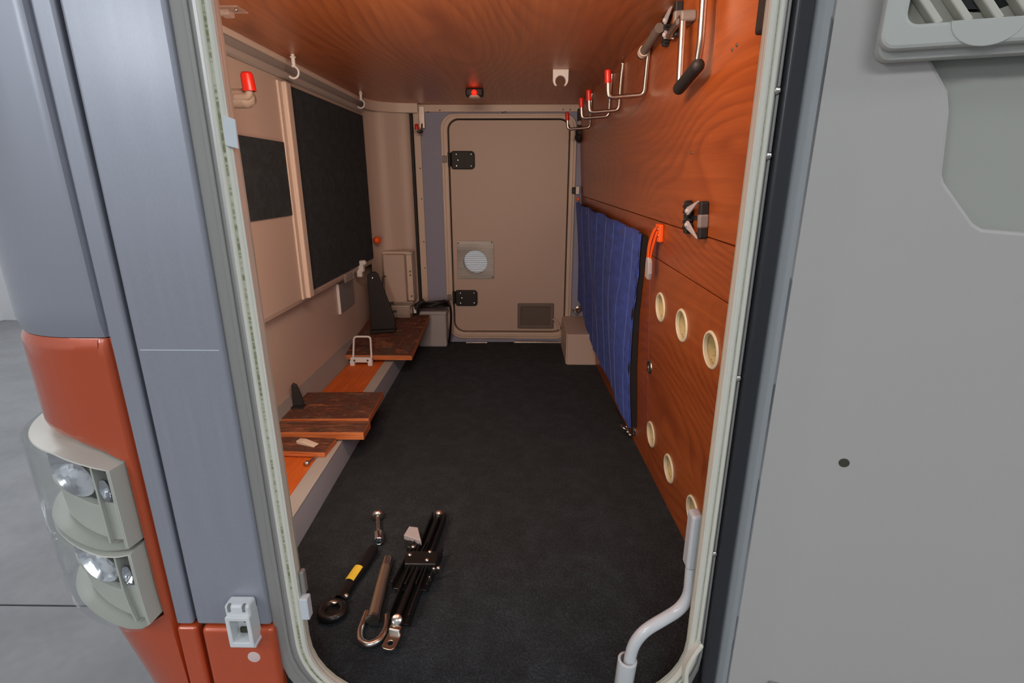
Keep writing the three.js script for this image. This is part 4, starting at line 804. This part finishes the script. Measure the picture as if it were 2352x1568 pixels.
{
  const t = onWall('swing_hook', 'folding chrome handle bracket with black grip high on the wood wall', 'bracket', 1.080, -1.138);
  add('rod', bent([[-0.16, 0.095, 0.02], [-0.055, 0.108, 0.024], [-0.052, -0.02, 0.028]], 0.007, 0.012, 80, 12), M.steel, t);
  add('rod', bent([[0.072, 0.15, 0.028], [0.062, 0.03, 0.028], [0.048, 0.0, 0.028]], 0.007, 0.03, 60, 12), M.steel, t);
  add('grip', bent([[-0.052, -0.026, 0.028], [0.052, -0.004, 0.028]], 0.0125, 0.01, 20, 16), M.blackPlastic, t);
  add('arm', prism(rrPts(-0.085, -0.045, 0.095, 0.115, 0.006, 3), 0.03, 0.003), M.greyPlastic, t);
}
{
  const t = onWall('holder_bar', 'dark round bar with white collar between hook and holder', 'bar', 1.2, -1.45);
  add('bar', cyl([-0.055, -0.012, 0.022], [0.085, 0.007, 0.022], 0.011, 0.011, 20), M.barGrey, t);
  add('collar', cyl([-0.068, -0.0135, 0.022], [-0.048, -0.011, 0.022], 0.0135, 0.0135, 20), M.beigeTrim, t);
  add('end_cap', turned([[0, 0.012], [0.012, 0.010], [0.014, 0], [0.01, 0]], [-0.066, -0.0135, 0.022], [-1, -0.1, 0], 20), M.blackPlastic, t);
}
{
  const t = onWall('strap', 'orange strap with grey buckle hanging from the wood wall', 'strap', 0.744, -1.385);
  const p = add('plate', prism(rrPts(-0.016, 0.022, -0.026, 0.02, 0.005, 3), 0.012, 0.003), M.orangePlastic, t, 'orange fixing plate');
  for (const [x, y] of [[0.006, 0.008], [0.008, -0.008]]) add('screw', screwHead([x, y, 0.012], [0, 0, 1], 0.005), M.steel, p);
  const web = (pts, w) => { const c = new THREE.CatmullRomCurve3(pts.map((q) => V(...q))); const f = (o) => (u, v) => { const q = c.getPoint(u); return [q[0], 0, 0] && [q.x + (v - 0.5) * w, q.y, q.z + o]; }; return shell(f(0.0012), f(-0.0012), 24, 2); };
  add('webbing', [web([[-0.008, 0.010, 0.013], [-0.010, -0.01, 0.022], [-0.012, -0.04, 0.029], [-0.014, -0.072, 0.031]], 0.016), web([[-0.006, 0.0, 0.012], [-0.005, -0.02, 0.017], [-0.007, -0.045, 0.023], [-0.012, -0.072, 0.027]], 0.016)], M.orangePlastic, t, 'orange webbing loop');
  add('buckle', prism([[-0.030, -0.122], [-0.006, -0.125], [0.003, -0.108], [0.004, -0.078], [-0.006, -0.066], [-0.018, -0.066], [-0.026, -0.082]].reverse(), 0.012, 0.003).translate(0, 0, 0.022), M.rollerGrey, t, 'grey buckle');
}
{
  const t = onWall('lock', 'oval chrome lock set in the lower wood panel', 'lock', 0.342, -1.468);
  add('ring', turned([[0.011, 0.001], [0.013, 0.004], [0.019, 0.004], [0.022, 0.001], [0.022, -0.002], [0.011, -0.002]], [0, 0, 0], [0, 0, 1], 28), M.steel, t);
  add('core', turned([[0, 0.001], [0.01, 0.001], [0.0115, -0.001]], [0, 0, 0], [0, 0, 1], 24), M.oliveDark, t);
}
{
  const mk = (g) => {
    add('plate', turned([[0.006, 0.005], [0.014, 0.004], [0.019, 0.001], [0.019, 0]], [0.012, 0.006, 0], [0, 0, 1], 24), M.steel, g);
    add('ring', new THREE.TorusGeometry(0.014, 0.0042, 10, 30).rotateX(1.1).translate(-0.01, 0.008, 0.026), M.steel, g);
    add('ball', [ball([-0.004, -0.006, 0.018], 0.008), ball([0.004, -0.014, 0.012], 0.007)], M.steel, g);
  };
  const t = onWall('lashing_ring', 'steel lashing ring at the foot of the wood wall by the mat', 'lashing ring', 0.036, -1.66, 'steel lashing rings');
  mk(t);
  const c = t.clone(); c.name = numbered('lashing_ring'); c.position.set(0.31, 0.19, -2.80); c.rotation.set(0, 0, 0); c.userData.label = 'steel lashing ring beside the far hatch above the beige box'; scene.add(c);
}
single('duct_box', [box(0.235, 0.408, 0, 0.157, -2.80, -2.438, 0.003), box(0.229, 0.236, 0.0, 0.157, -2.76, -2.45, 0.002)], M.beigeWall, 'beige box on the floor at the far end of the wood wall', 'box');
{
  const t = thing('latch', 'black swivel latch on the far wall beside the hooks', 'latch', [0.29, 1.1, -2.8]);
  add('knob', [ball([0.296, 1.098, -2.775], 0.026, 1, 1.15, 0.9), cyl([0.29, 1.11, -2.82], [0.293, 1.1, -2.78], 0.018), ball([0.292, 1.075, -2.772], 0.024)], M.blackPlastic, t);
  add('arm', box(0.281, 0.297, 1.13, 1.21, -2.815, -2.795, 0.005), M.blackPlastic, t);
  add('cap', ball([0.292, 1.142, -2.785], 0.015, 1, 0.8, 0.8), M.rollerGrey, t, 'grey cap');
}
{
  const t = thing('door_catch', 'small black and white catch at the edge of the far hatch', 'catch', [0.285, 0.82, -2.8]);
  add('base', box(0.265, 0.288, 0.806, 0.838, -2.818, -2.785, 0.004), M.blackPlastic, t);
  add('tip', box(0.284, 0.303, 0.803, 0.842, -2.815, -2.782, 0.004), M.whitePlastic, t);
}
single('strap_tab', box(0.288, 0.30, 0.772, 0.79, -2.79, -2.75, 0.003), M.orangePlastic, 'small orange tab at the far top corner of the blue mat', 'tab');
single('cable', spline([[0.185, 0.14, -2.795], [0.205, 0.125, -2.79], [0.22, 0.10, -2.785], [0.225, 0.075, -2.785], [0.235, 0.06, -2.785]], 0.004, 40, 8), M.beigeTrim, 'short beige cable beside the rectangular vent of the far hatch', 'cable');

// ------------------------------------------------------------------ tools on the carpet
{
  const t = thing('ratchet', 'black wheel wrench with yellow sticker lying on the carpet', 'wrench', [-0.385, 0, -0.95]);
  const dir = V(-0.352 + 0.388, 0, -1.06 + 0.87).normalize();
  add('head', [new THREE.TorusGeometry(0.022, 0.0095, 14, 40).rotateX(Math.PI / 2).translate(-0.388, 0.0125, -0.872), cyl([-0.388, 0.004, -0.872], [-0.388, 0.012, -0.872], 0.02)], M.blackMetal, t);
  const at = (s) => [-0.388 + dir.x * s, 0.015, -0.872 + dir.z * s];
  add('handle', [turned([[0.011, 0], [0.012, 0.02], [0.0105, 0.05], [0.0125, 0.06], [0.014, 0.1], [0.013, 0.16], [0.010, 0.168], [0, 0.17]], at(0.028), dir.toArray(), 20)], M.blackMetal, t);
  const a0 = at(0.085), ang = Math.atan2(dir.x, dir.z);
  const st = new THREE.CylinderGeometry(0.0146, 0.0146, 0.042, 20, 1, false, -0.75 + Math.PI, 1.5).rotateX(Math.PI / 2);
  st.rotateZ(0.0); st.rotateY(ang);
  // sticker: a curved label on the upper side of the handle
  const lab = shell((u, v) => { const th = mix(-0.75, 0.75, u), s = mix(0.074, 0.118, v), c = at(s), r = 0.0148, side = V(dir.z, 0, -dir.x); return [c[0] + side.x * r * Math.sin(th), c[1] + r * Math.cos(th), c[2] + side.z * r * Math.sin(th)]; }, (u, v) => { const th = mix(-0.75, 0.75, u), s = mix(0.074, 0.118, v), c = at(s), r = 0.0138, side = V(dir.z, 0, -dir.x); return [c[0] + side.x * r * Math.sin(th), c[1] + r * Math.cos(th), c[2] + side.z * r * Math.sin(th)]; }, 12, 2);
  add('sticker', lab, M.yellowSticker, t, 'plain yellow sticker');
  add('pin', [ball([-0.368, 0.022, -0.902], 0.006), ball([-0.39, 0.021, -0.886], 0.006, 1.5, 0.6, 1)], M.steel, t);
}
{
  const t = thing('socket_extension', 'silver extension bar with socket lying on the carpet', 'socket', [-0.36, 0, -1.14]);
  const a = V(-0.347, 0.0155, -1.088), b = V(-0.379, 0.0155, -1.2), d = b.clone().sub(a).normalize();
  add('socket', turned([[0.0075, 0.02], [0.0075, 0.0], [0.0095, -0.002], [0.0125, 0.001], [0.0128, 0.028], [0.0115, 0.034], [0.007, 0.038], [0.0, 0.038]], a.toArray(), d.toArray(), 28), M.chrome, t);
  add('shaft', turned([[0.0062, 0.034], [0.0058, 0.06], [0.0058, 0.1], [0.008, 0.103]], a.toArray(), d.toArray(), 20), M.steel, t);
  add('head', turned([[0, 0.098], [0.009, 0.1], [0.0155, 0.104], [0.0155, 0.112], [0.011, 0.118], [0, 0.119]], a.toArray(), d.toArray(), 28), M.steel, t);
}
{
  const t = thing('threaded_hook', 'bronze coloured threaded rod with a U shaped shackle end', 'threaded hook', [-0.3, 0, -0.9]);
  const a = V(-0.295, 0.0215, -0.842), b = V(-0.310, 0.0135, -1.03), d = b.clone().sub(a).normalize();
  const prof = [[0, 0], [0.0112, 0.0], [0.0118, 0.001]];
  for (let s = 0.002; s < 0.155; s += 0.0025) { prof.push([0.0122, s], [0.0113, s + 0.00125]); }
  add('rod', turned(prof, a.toArray(), d.toArray(), 24), M.bronze, t);
  add('tip', turned([[0.0118, 0.154], [0.0128, 0.156], [0.0128, 0.182], [0.0115, 0.188], [0.007, 0.192], [0, 0.193]], a.toArray(), d.toArray(), 24), M.steel, t);
  add('shackle', spline([[-0.3155, 0.010, -0.868], [-0.3165, 0.0095, -0.845], [-0.3155, 0.0095, -0.82], [-0.307, 0.0095, -0.80], [-0.291, 0.0095, -0.793], [-0.275, 0.0095, -0.801], [-0.2675, 0.0095, -0.82], [-0.268, 0.0095, -0.845], [-0.2715, 0.010, -0.86]], 0.0075, 100, 14), M.steel, t);
  add('nut', cyl(a.clone().addScaledVector(d, -0.002).toArray(), a.clone().addScaledVector(d, 0.004).toArray(), 0.0133, 0.0133, 24), M.steel, t);
}
{
  const t = thing('scissor_jack', 'folded black scissor jack with bright bolts lying on the carpet', 'jack', [-0.23, 0, -1.0]);
  const beam = (a, b, w, h) => { const A = V(...a), Bv = V(...b), d = Bv.clone().sub(A), L = d.length(); const ang = Math.atan2(d.x, d.z); return merge([box(-w / 2, w / 2, 0, 0.004, 0, L, 0.0015), box(-w / 2, -w / 2 + 0.004, 0, h, 0, L, 0.0015), box(w / 2 - 0.004, w / 2, 0, h, 0, L, 0.0015)]).rotateX(-Math.asin(d.y / L)).rotateY(ang).translate(...a); };
  add('arm', beam([-0.242, 0.003, -0.845], [-0.226, 0.003, -1.03], 0.044, 0.03), M.blackMetal, t);
  add('arm', beam([-0.228, 0.006, -1.0], [-0.212, 0.004, -1.19], 0.038, 0.026), M.blackMetal, t);
  add('arm', beam([-0.262, 0.012, -0.93], [-0.238, 0.012, -1.07], 0.034, 0.022), M.blackMetal, t);
  add('arm', beam([-0.212, 0.010, -0.93], [-0.196, 0.008, -1.05], 0.028, 0.022), M.blackMetal, t);
  add('trunnion', [box(-0.262, -0.188, 0.014, 0.036, -1.03, -0.985, 0.004)], M.blackMetal, t);
  add('saddle', prism([[-0.282, -1.082], [-0.235, -1.060], [-0.253, -1.112], [-0.276, -1.116]], 0.014, 0.002).rotateX(Math.PI / 2).translate(0, 0.04, 0).scale(1, 1, 1), M.rollerGrey, t, 'bright trapezoid saddle plate');
  add('saddle_stem', box(-0.27, -0.245, 0, 0.03, -1.105, -1.05, 0.004), M.blackMetal, t);
  add('screw_rod', cyl([-0.246, 0.02, -0.845], [-0.214, 0.02, -1.19], 0.007), M.blackMetal, t);
  for (const [x, z, r] of [[-0.252, -1.045, 0.0055], [-0.254, -1.017, 0.006], [-0.209, -1.028, 0.0058], [-0.211, -1.0, 0.006], [-0.191, -0.972, 0.0045], [-0.181, -0.975, 0.0055], [-0.196, -0.945, 0.003]]) add('bolt', turned([[0, 0.006], [r * 0.6, 0.0055], [r, 0.002], [r, -0.01]], [x, 0.033, z], [0, 1, 0.3], 16), M.steel, t);
  add('end_nut', turned([[0, 0.022], [0.008, 0.02], [0.0105, 0.014], [0.0105, 0], [0, 0]], [-0.2135, 0.02, -1.196], [0.25, 0.7, 1], 18), M.steel, t);
  add('joint', [prism(rrPts(-0.0135, 0.0135, -0.02, 0.02, [0.009, 0.009, 0.003, 0.003], 4), 0.005, 0.001, [circlePath(0, -0.005, 0.0055)]).rotateX(-Math.PI / 2).rotateY(-0.18).translate(-0.247, 0.010, -0.797), box(-0.012, 0.012, 0, 0.018, -0.01, 0.004, 0.003).rotateY(-0.18).translate(-0.245, 0.006, -0.818)], M.steel, t, 'steel universal joint');
  add('joint_bolt', turned([[0, 0.012], [0.009, 0.011], [0.0118, 0.007], [0.012, -0.008], [0, -0.008]], [-0.2445, 0.024, -0.838], [0.15, 0.75, 0.65], 24), M.steel, t);
}

renderer.render(scene, camera);
